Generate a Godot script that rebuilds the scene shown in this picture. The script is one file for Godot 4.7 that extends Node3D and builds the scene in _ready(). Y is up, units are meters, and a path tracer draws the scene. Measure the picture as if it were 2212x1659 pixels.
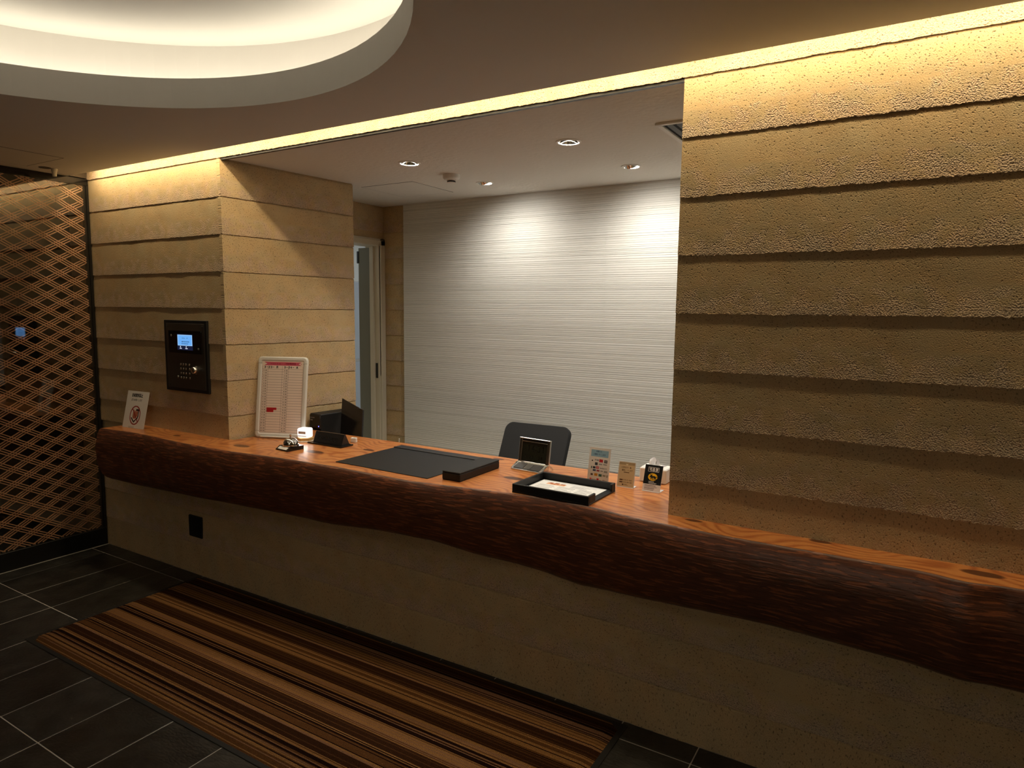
extends Node3D
# Hotel reception: rammed-earth wall, log counter, lit niche. Units are metres, y is up;
# the earth wall's face is the plane z = 0, the lobby lies at z > 0, the clerk's niche at z < 0.

const CT := 0.857          # counter top
const HEAD := 2.389        # head of the opening, niche ceiling
const CEIL := 2.395        # lobby ceiling
const XL := -4.591         # lattice screen plane
var used := {}
var M := {}
var rng := RandomNumberGenerator.new()

# ---------------------------------------------------------------- mesh building
class MB:
	var v := PackedVector3Array()
	var n := PackedVector3Array()
	var uv := PackedVector2Array()
	var x := Transform3D.IDENTITY
	func put(a: Vector3, na: Vector3, t: Vector2) -> void:
		v.append(x * a); n.append((x.basis * na).normalized()); uv.append(t)
	# a flat convex face whose normal looks away from c
	func face(p: Array, c: Vector3, t: Array = []) -> void:
		var nn: Vector3 = (p[1] - p[0]).cross(p[2] - p[0])
		if nn.length() < 1e-12:
			nn = (p[2] - p[0]).cross(p[p.size() - 1] - p[0])
		var mid := Vector3.ZERO
		for a in p: mid += a
		mid /= p.size()
		var flip: bool = nn.dot(mid - c) < 0.0
		if flip: nn = -nn
		nn = nn.normalized()
		for k in range(1, p.size() - 1):
			var o := [0, k, k + 1] if flip else [0, k + 1, k]
			for i in o:
				put(p[i], nn, t[i] if t.size() else Vector2.ZERO)
	func quad(a: Vector3, b: Vector3, c: Vector3, d: Vector3, out: Vector3, t: Array = []) -> void:
		face([a, b, c, d], (a + b + c + d) / 4.0 - out, t)
	func box(lo: Vector3, hi: Vector3, bev: float = 0.0) -> void:
		var c := (lo + hi) / 2.0
		var h := (hi - lo) / 2.0
		var b: float = minf(bev, minf(h.x, minf(h.y, h.z)) * 0.9)
		for ax in 3:
			var u := (ax + 1) % 3
			var w := (ax + 2) % 3
			for s in [-1.0, 1.0]:
				var q := []
				for e in [[-1.0, -1.0], [1.0, -1.0], [1.0, 1.0], [-1.0, 1.0]]:
					var p := Vector3.ZERO
					p[ax] = s * h[ax]; p[u] = e[0] * (h[u] - b); p[w] = e[1] * (h[w] - b)
					q.append(c + p)
				face(q, c, [Vector2(0, 1), Vector2(1, 1), Vector2(1, 0), Vector2(0, 0)])
			if b > 0.0:
				for s in [-1.0, 1.0]:
					for r in [-1.0, 1.0]:
						var q := []
						for e in [[-1.0, 0], [1.0, 0], [1.0, 1], [-1.0, 1]]:
							var p := Vector3.ZERO
							p[ax] = e[0] * (h[ax] - b)
							p[u] = s * (h[u] - (b if e[1] == 0 else 0.0)); p[w] = r * (h[w] - (0.0 if e[1] == 0 else b))
							q.append(c + p)
						face(q, c)
		if b > 0.0:
			for i in 8:
				var s := Vector3(1 if i & 1 else -1, 1 if i & 2 else -1, 1 if i & 4 else -1)
				var g := h - Vector3(b, b, b)
				face([c + Vector3(h.x, g.y, g.z) * s, c + Vector3(g.x, h.y, g.z) * s, c + Vector3(g.x, g.y, h.z) * s], c)
	# convex polygon in x-y pushed from z0 to z1, rim bevelled at z1
	func prism(poly: PackedVector2Array, z0: float, z1: float, bev: float = 0.0) -> void:
		var m := poly.size()
		var mid := Vector2.ZERO
		for a in poly: mid += a
		mid /= m
		var cc := Vector3(mid.x, mid.y, (z0 + z1) / 2)
		var dir := signf(z1 - z0)
		var inner := PackedVector2Array()
		for a in poly: inner.append(a - (a - mid).normalized() * bev)
		var zb := z1 - dir * bev
		var top := []
		var bot := []
		for i in m:
			var j := (i + 1) % m
			face([Vector3(poly[i].x, poly[i].y, z0), Vector3(poly[j].x, poly[j].y, z0), Vector3(poly[j].x, poly[j].y, zb), Vector3(poly[i].x, poly[i].y, zb)], cc)
			if bev > 0.0:
				face([Vector3(poly[i].x, poly[i].y, zb), Vector3(poly[j].x, poly[j].y, zb), Vector3(inner[j].x, inner[j].y, z1), Vector3(inner[i].x, inner[i].y, z1)], cc)
			top.append(Vector3(inner[i].x, inner[i].y, z1)); bot.append(Vector3(poly[i].x, poly[i].y, z0))
		face(top, cc); face(bot, cc)
	# profile of (radius, height), bottom to top for an outside surface
	func lathe(p: Array, seg: int, o: Vector3 = Vector3.ZERO, smooth := true) -> void:
		for k in p.size() - 1:
			var a: Vector2 = p[k]
			var b: Vector2 = p[k + 1]
			var na := Vector2(b.y - a.y, a.x - b.x).normalized()
			var n0 := na
			var n1 := na
			if smooth:
				if k > 0:
					var q := Vector2(a.y - p[k - 1].y, p[k - 1].x - a.x).normalized()
					if q.dot(na) > 0.6: n0 = (q + na).normalized()
				if k < p.size() - 2:
					var q := Vector2(p[k + 2].y - b.y, b.x - p[k + 2].x).normalized()
					if q.dot(na) > 0.6: n1 = (q + na).normalized()
			for i in seg:
				var t0 := TAU * i / seg
				var t1 := TAU * (i + 1) / seg
				var d0 := Vector3(cos(t0), 0, sin(t0))
				var d1 := Vector3(cos(t1), 0, sin(t1))
				var Y := Vector3.UP
				var A := o + d0 * a.x + Y * a.y
				var B := o + d1 * a.x + Y * a.y
				var C := o + d1 * b.x + Y * b.y
				var D := o + d0 * b.x + Y * b.y
				for e in [[A, d0, n0], [B, d1, n0], [C, d1, n1], [A, d0, n0], [C, d1, n1], [D, d0, n1]]:
					put(e[0], e[1] * e[2].x + Y * e[2].y, Vector2.ZERO)
	func tube(path: Array, r: float, seg: int = 8, shut := true) -> void:
		var rings := []
		for k in path.size():
			var t: Vector3 = (path[mini(k + 1, path.size() - 1)] - path[maxi(k - 1, 0)]).normalized()
			var u := t.cross(Vector3.UP if absf(t.y) < 0.9 else Vector3.RIGHT).normalized()
			var w := t.cross(u).normalized()
			var ring := []
			for i in seg:
				var d := u * cos(TAU * i / seg) + w * sin(TAU * i / seg)
				ring.append([path[k] + d * r, d])
			rings.append(ring)
		for k in path.size() - 1:
			for i in seg:
				var j := (i + 1) % seg
				for e in [rings[k][i], rings[k + 1][j], rings[k][j], rings[k][i], rings[k + 1][i], rings[k + 1][j]]:
					put(e[0], e[1], Vector2.ZERO)
		if shut:
			for k in [0, path.size() - 1]:
				var q := []
				for e in rings[k]: q.append(e[0])
				face(q, path[1] if k == 0 else path[path.size() - 2])
	# a grid of points with smooth normals that look along `out`
	func grid(P: Array, T: Array, out: Vector3) -> void:
		var nj := P.size()
		var ni: int = P[0].size()
		var N := []
		for j in nj:
			var row := PackedVector3Array()
			for i in ni:
				var du: Vector3 = P[j][mini(i + 1, ni - 1)] - P[j][maxi(i - 1, 0)]
				var dv: Vector3 = P[mini(j + 1, nj - 1)][i] - P[maxi(j - 1, 0)][i]
				row.append(du.cross(dv).normalized())
			N.append(row)
		var sum := Vector3.ZERO
		for row in N:
			for q in row: sum += q
		var flip: bool = sum.dot(out) > 0.0
		if not flip:
			for j in nj:
				for i in ni: N[j][i] = -N[j][i]
		for j in nj - 1:
			for i in ni - 1:
				var o := [[j, i], [j + 1, i], [j + 1, i + 1], [j, i], [j + 1, i + 1], [j, i + 1]] if flip else [[j, i], [j + 1, i + 1], [j + 1, i], [j, i], [j, i + 1], [j + 1, i + 1]]
				for e in o:
					put(P[e[0]][e[1]], N[e[0]][e[1]], T[e[0]][e[1]] if T.size() else Vector2.ZERO)
	func done() -> ArrayMesh:
		var a := []
		a.resize(Mesh.ARRAY_MAX)
		a[Mesh.ARRAY_VERTEX] = v; a[Mesh.ARRAY_NORMAL] = n; a[Mesh.ARRAY_TEX_UV] = uv
		var m := ArrayMesh.new()
		m.add_surface_from_arrays(Mesh.PRIMITIVE_TRIANGLES, a)
		return m

# ---------------------------------------------------------------- naming
func numbered(s: String) -> String:
	if not used.has(s):
		used[s] = 0
		return s
	used[s] += 1
	return "%s_%03d" % [s, used[s]]

func part(called: String, m, mat: Material, parent: Node3D = null) -> MeshInstance3D:
	var o := MeshInstance3D.new()
	o.mesh = m.done() if m is MB else m
	o.material_override = mat
	if parent == null:
		o.name = numbered(called)
		add_child(o)
	else:
		o.name = called
		var k := 1
		while parent.has_node(NodePath(o.name)):
			o.name = "%s_%03d" % [called, k]
			k += 1
		parent.add_child(o, true)
	return o

func struct(called: String, m, mat: Material) -> MeshInstance3D:
	var o := part(called, m, mat)
	o.set_meta("kind", "structure")
	return o

func thing(called: String, label: String, category: String, at := Vector3.ZERO, turn := 0.0, group := "") -> Node3D:
	var o := Node3D.new()
	o.name = numbered(called)
	add_child(o)
	o.position = at
	o.rotation.y = turn
	tag(o, label, category, group)
	return o

func tag(o: Node3D, label: String, category: String, group := "") -> Node3D:
	o.set_meta("label", label); o.set_meta("category", category)
	if group: o.set_meta("group", group)
	return o

# ---------------------------------------------------------------- materials and pictures
func lin(r: float, g: float, b: float) -> Color:
	return Color(r, g, b).linear_to_srgb()

func mat(c: Color, rough := 0.6, metal := 0.0, spec := 0.5) -> StandardMaterial3D:
	var m := StandardMaterial3D.new()
	m.albedo_color = c; m.roughness = rough; m.metallic = metal; m.metallic_specular = spec
	return m

func glow(c: Color, e: float, base := Color(0.9, 0.9, 0.9)) -> StandardMaterial3D:
	var m := mat(base, 0.5)
	m.emission_enabled = true; m.emission = c; m.emission_energy_multiplier = e
	return m

func pic(im: Image, rough := 0.7, spec := 0.4) -> StandardMaterial3D:
	var m := mat(Color.WHITE, rough, 0.0, spec)
	m.albedo_texture = ImageTexture.create_from_image(im)
	return m

func noise(kind: int, freq: float, seed_: int, oct := 3) -> FastNoiseLite:
	var f := FastNoiseLite.new()
	f.noise_type = kind; f.frequency = freq; f.seed = seed_; f.fractal_octaves = oct
	if oct <= 1: f.fractal_type = FastNoiseLite.FRACTAL_NONE
	return f

func field(f: FastNoiseLite, w: int, h: int) -> PackedByteArray:
	return f.get_seamless_image(w, h).get_data()

func stroke(im: Image, p: Array, org: Vector2, sc: Vector2, th: float, c: Color) -> void:
	var k := 0
	while k + 3 < p.size():
		var a := org + Vector2(p[k], p[k + 1]) * sc
		var b := org + Vector2(p[k + 2], p[k + 3]) * sc
		var m := int(a.distance_to(b) / maxf(th * 0.4, 0.6)) + 1
		for i in m + 1:
			var q := a.lerp(b, float(i) / m)
			im.fill_rect(Rect2i(int(q.x - th / 2), int(q.y - th / 2), maxi(1, int(round(th))), maxi(1, int(round(th)))), c)
		k += 2

var glyphs := {}
func set_glyphs() -> void:
	glyphs = {
		"宅": [[5, 0, 5, 1], [1, 2.6, 1, 1, 9, 1, 9, 2.6], [7.6, 2.9, 3, 3.9], [1, 5.8, 9, 5.2], [5, 3.4, 5, 8.4, 6, 9.2, 9, 9, 9, 7.6]],
		"急": [[4, 0, 2, 2.2], [3.6, 0.8, 7.4, 0.8, 6, 2.4], [2.2, 2.4, 7.8, 2.4, 7.8, 5.6], [2.2, 4, 7.8, 4], [2, 5.6, 7.8, 5.6], [1.4, 6.8, 1, 9], [3, 6.8, 3, 8.6, 4, 9.4, 7, 9.4, 7.4, 8.2], [5, 6.6, 5.6, 7.8], [8, 6.8, 9.2, 8.4]],
		"便": [[2.6, 0, 1, 3.4], [1.9, 2.4, 1.9, 10], [3.6, 1, 9.6, 1], [4.2, 2.4, 9, 2.4, 9, 6, 4.2, 6, 4.2, 2.4], [4.2, 4.2, 9, 4.2], [6.6, 1, 6.6, 6, 5.6, 8, 3.4, 9.8], [4.4, 6.4, 9.8, 9.8]],
		"月": [[2.5, 0.5, 2.5, 6, 1.5, 9.5], [2.5, 0.5, 8, 0.5, 8, 9.5, 7, 9], [2.5, 3.4, 8, 3.4], [2.5, 6.2, 8, 6.2]],
		"火": [[2, 3, 3, 5], [8, 2.6, 6.8, 4.8], [5, 0.5, 5, 5, 1.5, 9.5], [5, 5, 9, 9.5]],
		"使": [[2.6, 0, 1, 3.4], [1.9, 2.4, 1.9, 10], [3.6, 1.4, 9.6, 1.4], [4.2, 3, 9, 3, 9, 5.6, 4.2, 5.6, 4.2, 3], [6.6, 0, 6.6, 6, 5.6, 8, 3.4, 9.8], [4.4, 6.4, 9.8, 9.8]],
		"用": [[2, 0.8, 2, 6, 1, 9.6], [2, 0.8, 8.6, 0.8, 8.6, 9.6], [2, 3.6, 8.6, 3.6], [2, 6.4, 8.6, 6.4], [5.3, 0.8, 5.3, 9.6]],
		"禁": [[0.6, 1.4, 4.6, 1.4], [2.6, 0, 2.6, 4.6], [5.4, 1.4, 9.6, 1.4], [7.4, 0, 7.4, 4.6], [2, 5.4, 8, 5.4], [1, 7, 9, 7], [5, 7, 5, 9.8], [3, 8, 2, 9.6], [7, 8, 8, 9.6]],
		"止": [[5, 0.6, 5, 9.4], [5, 4.2, 8.6, 4.2], [2, 4, 2, 9.4], [0.6, 9.4, 9.6, 9.4]],
		"自": [[5, 0, 4.2, 1.6], [2, 1.6, 8, 1.6, 8, 9.6, 2, 9.6, 2, 1.6], [2, 4.2, 8, 4.2], [2, 6.8, 8, 6.8]],
		"荷": [[1, 1.2, 9, 1.2], [3.4, 0, 3.4, 2.4], [6.6, 0, 6.6, 2.4], [2.6, 3, 1, 6], [2, 5, 2, 9.8], [3.6, 4, 9.6, 4], [4.4, 5.6, 6.8, 5.6, 6.8, 7.6, 4.4, 7.6, 4.4, 5.6], [8.4, 4, 8.4, 9.6]],
		"物": [[1.4, 1, 1, 3], [0.8, 2.6, 4.4, 2.6], [2.6, 0, 2.6, 9.8], [0.6, 6.4, 4.6, 5.2], [5.8, 0, 4.8, 3.4], [5.4, 2.4, 9.4, 2.4, 9, 9.4, 8, 9], [7, 2.6, 5, 7], [8.4, 2.6, 6, 9]],
		"集": [[3, 0, 1, 3], [2.2, 1.6, 2.2, 5.6], [2.2, 1.6, 8.6, 1.6], [2.2, 3, 8.4, 3], [2.2, 4.3, 8.4, 4.3], [2.2, 5.6, 9, 5.6], [5.4, 0.4, 5.4, 9.8], [1, 7, 9.4, 7], [5, 7, 1.6, 9.6], [5.8, 7, 9, 9.6]],
		"お": [[1, 3, 6, 3], [3.4, 0.5, 3.4, 9, 1.4, 8, 3, 5.8, 7, 5.6, 8.6, 7.4, 6.6, 9.4], [7, 1.6, 9, 3]],
		"い": [[2, 2, 2, 7, 3.2, 8], [7, 2.6, 8, 6]],
		"し": [[3, 1, 3, 8, 5, 9.4, 8, 7.6]],
		"ま": [[2, 2.4, 8, 2.4], [2, 4.6, 8, 4.6], [5, 0.5, 5, 8.4, 3, 9, 2.6, 7.6, 5, 7.4, 8, 9]],
		"す": [[1, 2.4, 9, 2.4], [5.6, 0.4, 5.6, 6, 4, 6.6, 3.6, 5, 5.4, 4.6, 5.8, 7, 4, 9.6]],
		"に": [[2, 1, 1.6, 9], [4, 2.6, 8.6, 2.6], [4, 7.6, 5, 8.6, 9, 8.4]],
		"で": [[1, 2, 9, 2, 5, 5, 6, 8.6, 8, 9], [8, 4, 8.6, 5]],
		"ご": [[2, 2, 7, 2], [2, 7, 3, 8.6, 8, 8.4], [8, 0.6, 8.8, 1.8]],
		"利": [[4.6, 0, 1, 1.4], [0.6, 3.4, 5.4, 3.4], [3, 1, 3, 9.8], [3, 4, 0.8, 7.6], [3.2, 4.4, 5.2, 6.6], [7, 1.4, 7, 7], [9.2, 0.4, 9.2, 9.6, 8, 9]],
		"家": [[5, 0, 5, 1], [1, 2.6, 1, 1.2, 9, 1.2, 9, 2.6], [2, 3.2, 8, 3.2], [5.4, 3.2, 1.4, 6], [4, 4.4, 6, 7, 5.4, 9.6, 4, 9], [5, 6, 1.4, 8.6], [8.4, 4.4, 6.4, 5.6, 9.6, 9]],
		"ァ": [[2, 3, 8, 3, 6, 5.6], [5, 4.6, 4.6, 7, 3, 9]], "ミ": [[3, 1.4, 7.6, 2.6], [3, 4.4, 7, 5.4], [2, 7.4, 8, 9]],
		"リ": [[3, 1, 3, 6], [7, 1, 7, 6, 4.4, 9.4]], "ー": [[1.4, 5, 8.6, 5]], "ル": [[3, 1.4, 3, 6, 1.4, 9], [6, 1, 6, 9, 9, 6]],
		"ム": [[5, 1, 2, 8.4, 8, 8], [6.4, 5.6, 8.6, 9.4]], "フ": [[1.6, 2, 8.4, 2, 7, 6, 3.4, 9.4]],
		"C": [[8, 2.4, 6.4, 1, 3.4, 1, 1.8, 3, 1.8, 7, 3.4, 9, 6.4, 9, 8, 7.6]],
		"V": [[1, 1, 5, 9, 9, 1]], "I": [[5, 1, 5, 9]], "S": [[8, 2, 6, 1, 3, 1, 2, 3, 3, 4.6, 7, 5.4, 8, 7, 7, 9, 3, 9, 1.6, 8]], "A": [[1, 9, 5, 1, 9, 9], [2.6, 6, 7.4, 6]],
		"P": [[2, 9, 2, 1, 7, 1, 8, 3, 7, 5, 2, 5]], "a": [[2.4, 4, 6.6, 4, 7.4, 5, 7.4, 9], [7.4, 6, 3, 6, 2, 7.6, 3, 9, 7.4, 8]], "y": [[2, 4, 5, 8], [8, 4, 4, 10]], "J": [[6.6, 1, 6.6, 7.6, 5, 9, 3, 8.4]], "B": [[2, 1, 2, 9, 7, 9, 8, 7, 7, 5, 2, 5], [2, 1, 6.6, 1, 7.4, 3, 6.6, 5]], "D": [[2, 1, 2, 9, 6, 9, 8, 7, 8, 3, 6, 1, 2, 1]], "E": [[8, 1, 2, 1, 2, 9, 8, 9], [2, 5, 7, 5]], "d": [[7.4, 1, 7.4, 9], [7.4, 5, 4, 4.4, 2, 6.6, 4, 9, 7.4, 8]], "i": [[5, 4, 5, 9], [5, 1, 5, 2]], "u": [[2, 4, 2, 8, 4, 9, 7, 8], [7, 4, 7, 9]], "L": [[2, 1, 2, 9, 8, 9]], "N": [[2, 9, 2, 1, 8, 9, 8, 1]], "R": [[2, 9, 2, 1, 7, 1, 8, 3, 7, 5, 2, 5], [5, 5, 8, 9]], "T": [[1, 1, 9, 1], [5, 1, 5, 9]], "O": [[3, 1, 7, 1, 9, 3, 9, 7, 7, 9, 3, 9, 1, 7, 1, 3, 3, 1]], "M": [[1, 9, 1, 1, 5, 6, 9, 1, 9, 9]], "Y": [[1, 1, 5, 5, 9, 1], [5, 5, 5, 9]],
		"0": [[3, 1, 7, 1, 8, 3, 8, 7, 7, 9, 3, 9, 2, 7, 2, 3, 3, 1]], "1": [[3, 2.6, 5, 1, 5, 9]], "2": [[2, 2.6, 3.4, 1, 6.6, 1, 8, 2.8, 2, 9, 8, 9]], "3": [[2, 1.6, 4, 1, 7, 1, 8, 3, 5, 4.8, 8, 6.6, 7, 9, 3, 9, 2, 8]], "4": [[6, 9, 6, 1, 1.6, 6.4, 8.4, 6.4]], "5": [[8, 1, 3, 1, 2.4, 4.6, 7, 4.4, 8, 6.6, 6.6, 9, 2, 8.6]], "6": [[7, 1, 3, 4, 2, 7, 3.4, 9, 7, 9, 8, 7, 7, 5, 2.6, 5.6]], "7": [[2, 1, 8, 1, 4, 9]], "8": [[5, 4.8, 2.6, 3, 4, 1, 6, 1, 7.4, 3, 5, 4.8, 2, 7, 3.4, 9, 6.6, 9, 8, 7, 5, 4.8]], "9": [[7.4, 4.6, 3, 5, 2, 3, 3.4, 1, 7, 1, 8, 3, 7, 6, 4, 9]],
		":": [[5, 3, 5, 3.6], [5, 7, 5, 7.6]], "-": [[2, 5, 8, 5]], "・": [[4.6, 4.8, 5.4, 5.2]],
	}

func write(im: Image, text: String, at: Vector2, size: Vector2, th: float, c: Color, gap := 1.1) -> void:
	for i in text.length():
		for p in glyphs.get(text[i], []):
			stroke(im, p, at + Vector2(i * size.x * gap, 0), size / 10.0, th, c)

func rounded(w: float, h: float, r: float, seg := 5) -> PackedVector2Array:
	var p := PackedVector2Array()
	for c in [[1, 1, 0], [-1, 1, 1], [-1, -1, 2], [1, -1, 3]]:
		for i in seg + 1:
			var a: float = PI / 2 * (c[2] + float(i) / seg)
			p.append(Vector2(c[0] * (w / 2 - r) + r * cos(a), c[1] * (h / 2 - r) + r * sin(a)))
	return p

# ---------------------------------------------------------------- pictures of surfaces
func make_materials() -> void:
	# rammed earth: one lift, 2.4 m long and 0.2 m high; smooth above, popcorn grain where it was tamped at its foot
	var w := 2048
	var h := 176
	var fine := field(noise(FastNoiseLite.TYPE_SIMPLEX, 0.24, 3, 2), w, h)
	var cell := field(noise(FastNoiseLite.TYPE_CELLULAR, 0.26, 5, 1), w, h)
	var big := field(noise(FastNoiseLite.TYPE_SIMPLEX, 0.014, 9, 3), w, h)
	var blot := field(noise(FastNoiseLite.TYPE_SIMPLEX, 0.006, 12, 4), w, h)
	var pits := field(noise(FastNoiseLite.TYPE_SIMPLEX, 0.09, 21, 2), w, h)
	var hb := PackedByteArray()
	hb.resize(w * h)
	var cb := PackedByteArray()
	cb.resize(w * h * 3)
	for y in h:
		var t := float(y) / h
		for x in w:
			var k := y * w + x
			var m := clampf((t - 0.55) * 2.6 + (big[k] / 255.0 - 0.5) * 1.9, 0.0, 1.0)
			var c := cell[k] / 255.0
			var f := fine[k] / 255.0
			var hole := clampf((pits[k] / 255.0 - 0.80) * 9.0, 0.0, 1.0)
			var ht := 0.62 + (f - 0.5) * (0.20 + 0.30 * m) - m * (c - 0.35) * 0.85 - hole * 0.45
			hb[k] = int(clampf(ht, 0.0, 1.0) * 255.0)
			var tone := 1.0 + (blot[k] / 255.0 - 0.5) * 0.07 + (f - 0.5) * 0.14 - hole * 0.3 + m * (0.45 - c) * 0.30  # pits are darkened as well, their shade put into the colour
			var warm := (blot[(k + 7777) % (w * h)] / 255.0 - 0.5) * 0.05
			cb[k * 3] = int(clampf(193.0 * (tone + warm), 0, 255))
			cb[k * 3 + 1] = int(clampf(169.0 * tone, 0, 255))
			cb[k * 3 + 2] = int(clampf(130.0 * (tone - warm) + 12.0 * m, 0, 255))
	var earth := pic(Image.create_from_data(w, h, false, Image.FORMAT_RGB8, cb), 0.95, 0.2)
	earth.heightmap_enabled = true
	earth.heightmap_texture = ImageTexture.create_from_image(Image.create_from_data(w, h, false, Image.FORMAT_L8, hb))
	earth.heightmap_scale = 0.40
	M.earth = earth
	M.core = mat(Color8(186, 164, 122), 0.95)
	# plaster and paint
	M.ceil = mat(Color8(224, 221, 216), 0.9, 0.0, 0.2)
	M.niche_ceil = mat(Color8(226, 222, 214), 0.9, 0.0, 0.2)
	var rip := noise(FastNoiseLite.TYPE_SIMPLEX, 0.04, 31, 4).get_seamless_image(256, 256)
	M.niche_ceil.heightmap_enabled = true
	M.niche_ceil.heightmap_texture = ImageTexture.create_from_image(rip)
	M.niche_ceil.heightmap_scale = 0.12
	M.niche_ceil.uv1_triplanar = true
	M.niche_ceil.uv1_world_triplanar = true
	M.niche_ceil.uv1_scale = Vector3(2.2, 2.2, 2.2)
	M.white = mat(Color8(232, 230, 224), 0.6)
	M.rib = mat(Color8(226, 225, 219), 0.75, 0.0, 0.3)
	M.casing = mat(Color8(214, 206, 186), 0.45)
	M.door = mat(Color8(128, 128, 116), 0.55)
	M.dark = mat(Color8(16, 15, 14), 0.4)
	M.black = mat(Color8(20, 20, 21), 0.55)
	M.gloss = mat(Color8(12, 12, 13), 0.12)
	M.leather = mat(Color8(22, 22, 23), 0.5, 0.0, 0.45)
	var lt := noise(FastNoiseLite.TYPE_CELLULAR, 0.12, 44, 1).get_seamless_image(128, 128)
	M.leather.heightmap_enabled = true
	M.leather.heightmap_texture = ImageTexture.create_from_image(lt)
	M.leather.heightmap_scale = 0.02
	M.leather.uv1_triplanar = true
	M.leather.uv1_scale = Vector3(20, 20, 20)
	M.steel = mat(Color8(205, 203, 200), 0.22, 1.0)
	M.chrome = mat(Color8(225, 225, 225), 0.06, 1.0)
	M.brushed = mat(Color8(92, 88, 82), 0.42, 0.8)
	M.copper = mat(Color8(236, 182, 138), 0.45, 0.0, 0.5)
	M.paper = mat(Color8(228, 224, 218), 0.75)
	M.acrylic = mat(Color8(236, 238, 240), 0.05)
	M.acrylic.transparency = BaseMaterial3D.TRANSPARENCY_ALPHA
	M.acrylic.albedo_color.a = 0.08
	M.glass = mat(Color8(40, 42, 40), 0.0)
	M.glass.transparency = BaseMaterial3D.TRANSPARENCY_ALPHA
	M.glass.albedo_color.a = 0.03
	M.grout = mat(Color8(196, 190, 180), 0.9)
	# slate floor tiles, four tones of the same stone
	var sl := Image.create(512, 512, false, Image.FORMAT_RGB8)
	var hs := Image.create(512, 512, false, Image.FORMAT_L8)
	var s1 := field(noise(FastNoiseLite.TYPE_SIMPLEX, 0.012, 51, 5), 512, 512)
	var s2 := field(noise(FastNoiseLite.TYPE_SIMPLEX, 0.06, 52, 3), 512, 512)
	for y in 512:
		for x in 512:
			var a := s1[y * 512 + x] / 255.0
			var b := s2[((y * 3) % 512) * 512 + x] / 255.0
			var g := 0.78 + (a - 0.5) * 0.5 + (b - 0.5) * 0.18
			sl.set_pixel(x, y, Color(0.235 * g, 0.228 * g, 0.212 * g))
			hs.set_pixel(x, y, Color(a * 0.6 + b * 0.4, 0, 0))
	var slate_t := ImageTexture.create_from_image(sl)
	var slate_h := ImageTexture.create_from_image(hs)
	M.slate = []
	for k in 4:
		var m := mat(Color.from_hsv(0.1, 0.04, [0.92, 1.0, 0.84, 0.97][k]), [0.36, 0.42, 0.38, 0.46][k], 0.0, 0.5)
		m.albedo_texture = slate_t
		m.heightmap_enabled = true
		m.heightmap_texture = slate_h
		m.heightmap_scale = 0.28
		m.uv1_triplanar = true
		m.uv1_world_triplanar = true
		m.uv1_scale = Vector3(0.9, 0.9, 0.9)
		m.uv1_offset = Vector3(0.31 * k, 0, 0.17 * k)
		M.slate.append(m)
	M.wood = wood_top()
	M.bark = wood_face()
	M.rug = rug_pile()

# planed face of the log: grain runs along x; knots where the photograph has them
func wood_top() -> StandardMaterial3D:
	var w := 2048
	var h := 320
	var knots := [[-3.611, 0.091, 0.030], [-3.064, 0.071, 0.055], [-2.629, -0.039, 0.060], [-2.431, -0.23, 0.035], [-1.488, -0.142, 0.05], [-0.642, 0.02, 0.03], [-0.232, 0.012, 0.032], [0.20, 0.055, 0.05], [-1.75, -0.43, 0.03], [-1.2, -0.02, 0.025]]
	var n1 := field(noise(FastNoiseLite.TYPE_SIMPLEX, 0.003, 61, 3), w, h)
	var n2 := field(noise(FastNoiseLite.TYPE_SIMPLEX, 0.02, 62, 2), w, h)
	var n3 := field(noise(FastNoiseLite.TYPE_SIMPLEX, 0.3, 63, 2), w, h)
	var im := Image.create(w, h, false, Image.FORMAT_RGB8)
	var pale := Color8(204, 134, 74)
	var deep := Color8(150, 74, 34)
	var core := Color8(66, 32, 16)
	for y in h:
		var z := -0.5 + 0.75 * y / h
		for x in w:
			var k := y * w + x
			var X := -4.3 + 5.0 * x / w
			var g := z * 44.0 + (n1[k] / 255.0 - 0.5) * 10.0
			var kn := 0.0
			for q in knots:
				var dx: float = (X - q[0]) / 2.6
				var dz: float = z - q[1]
				if absf(dx) > 0.16 or absf(dz) > 0.2: continue
				var r: float = sqrt(dx * dx + dz * dz) / q[2]
				g += 1.6 / (0.35 + r * r) * signf(dz + 0.001) * 0.55
				var core_r: float = sqrt(pow((X - q[0]) / 1.9, 2) + dz * dz * 1.5) / q[2]
				kn = maxf(kn, clampf((0.62 - core_r) * 7.0, 0.0, 1.0))
			var ring := 0.5 + 0.5 * sin(g * TAU * 0.55)
			ring = pow(ring, 2.2)
			var fib := n3[y * w + ((x / 14) % w)] / 255.0 - 0.5
			var c := pale.lerp(deep, clampf(ring * 0.62 + fib * 0.55 + (n2[k] / 255.0 - 0.5) * 0.35, 0, 1))
			im.set_pixel(x, y, c.lerp(core, kn * 0.82))
	var m := pic(im, 0.34, 0.5)
	m.clearcoat_enabled = true
	m.clearcoat = 0.35
	m.clearcoat_roughness = 0.2
	return m

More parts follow.
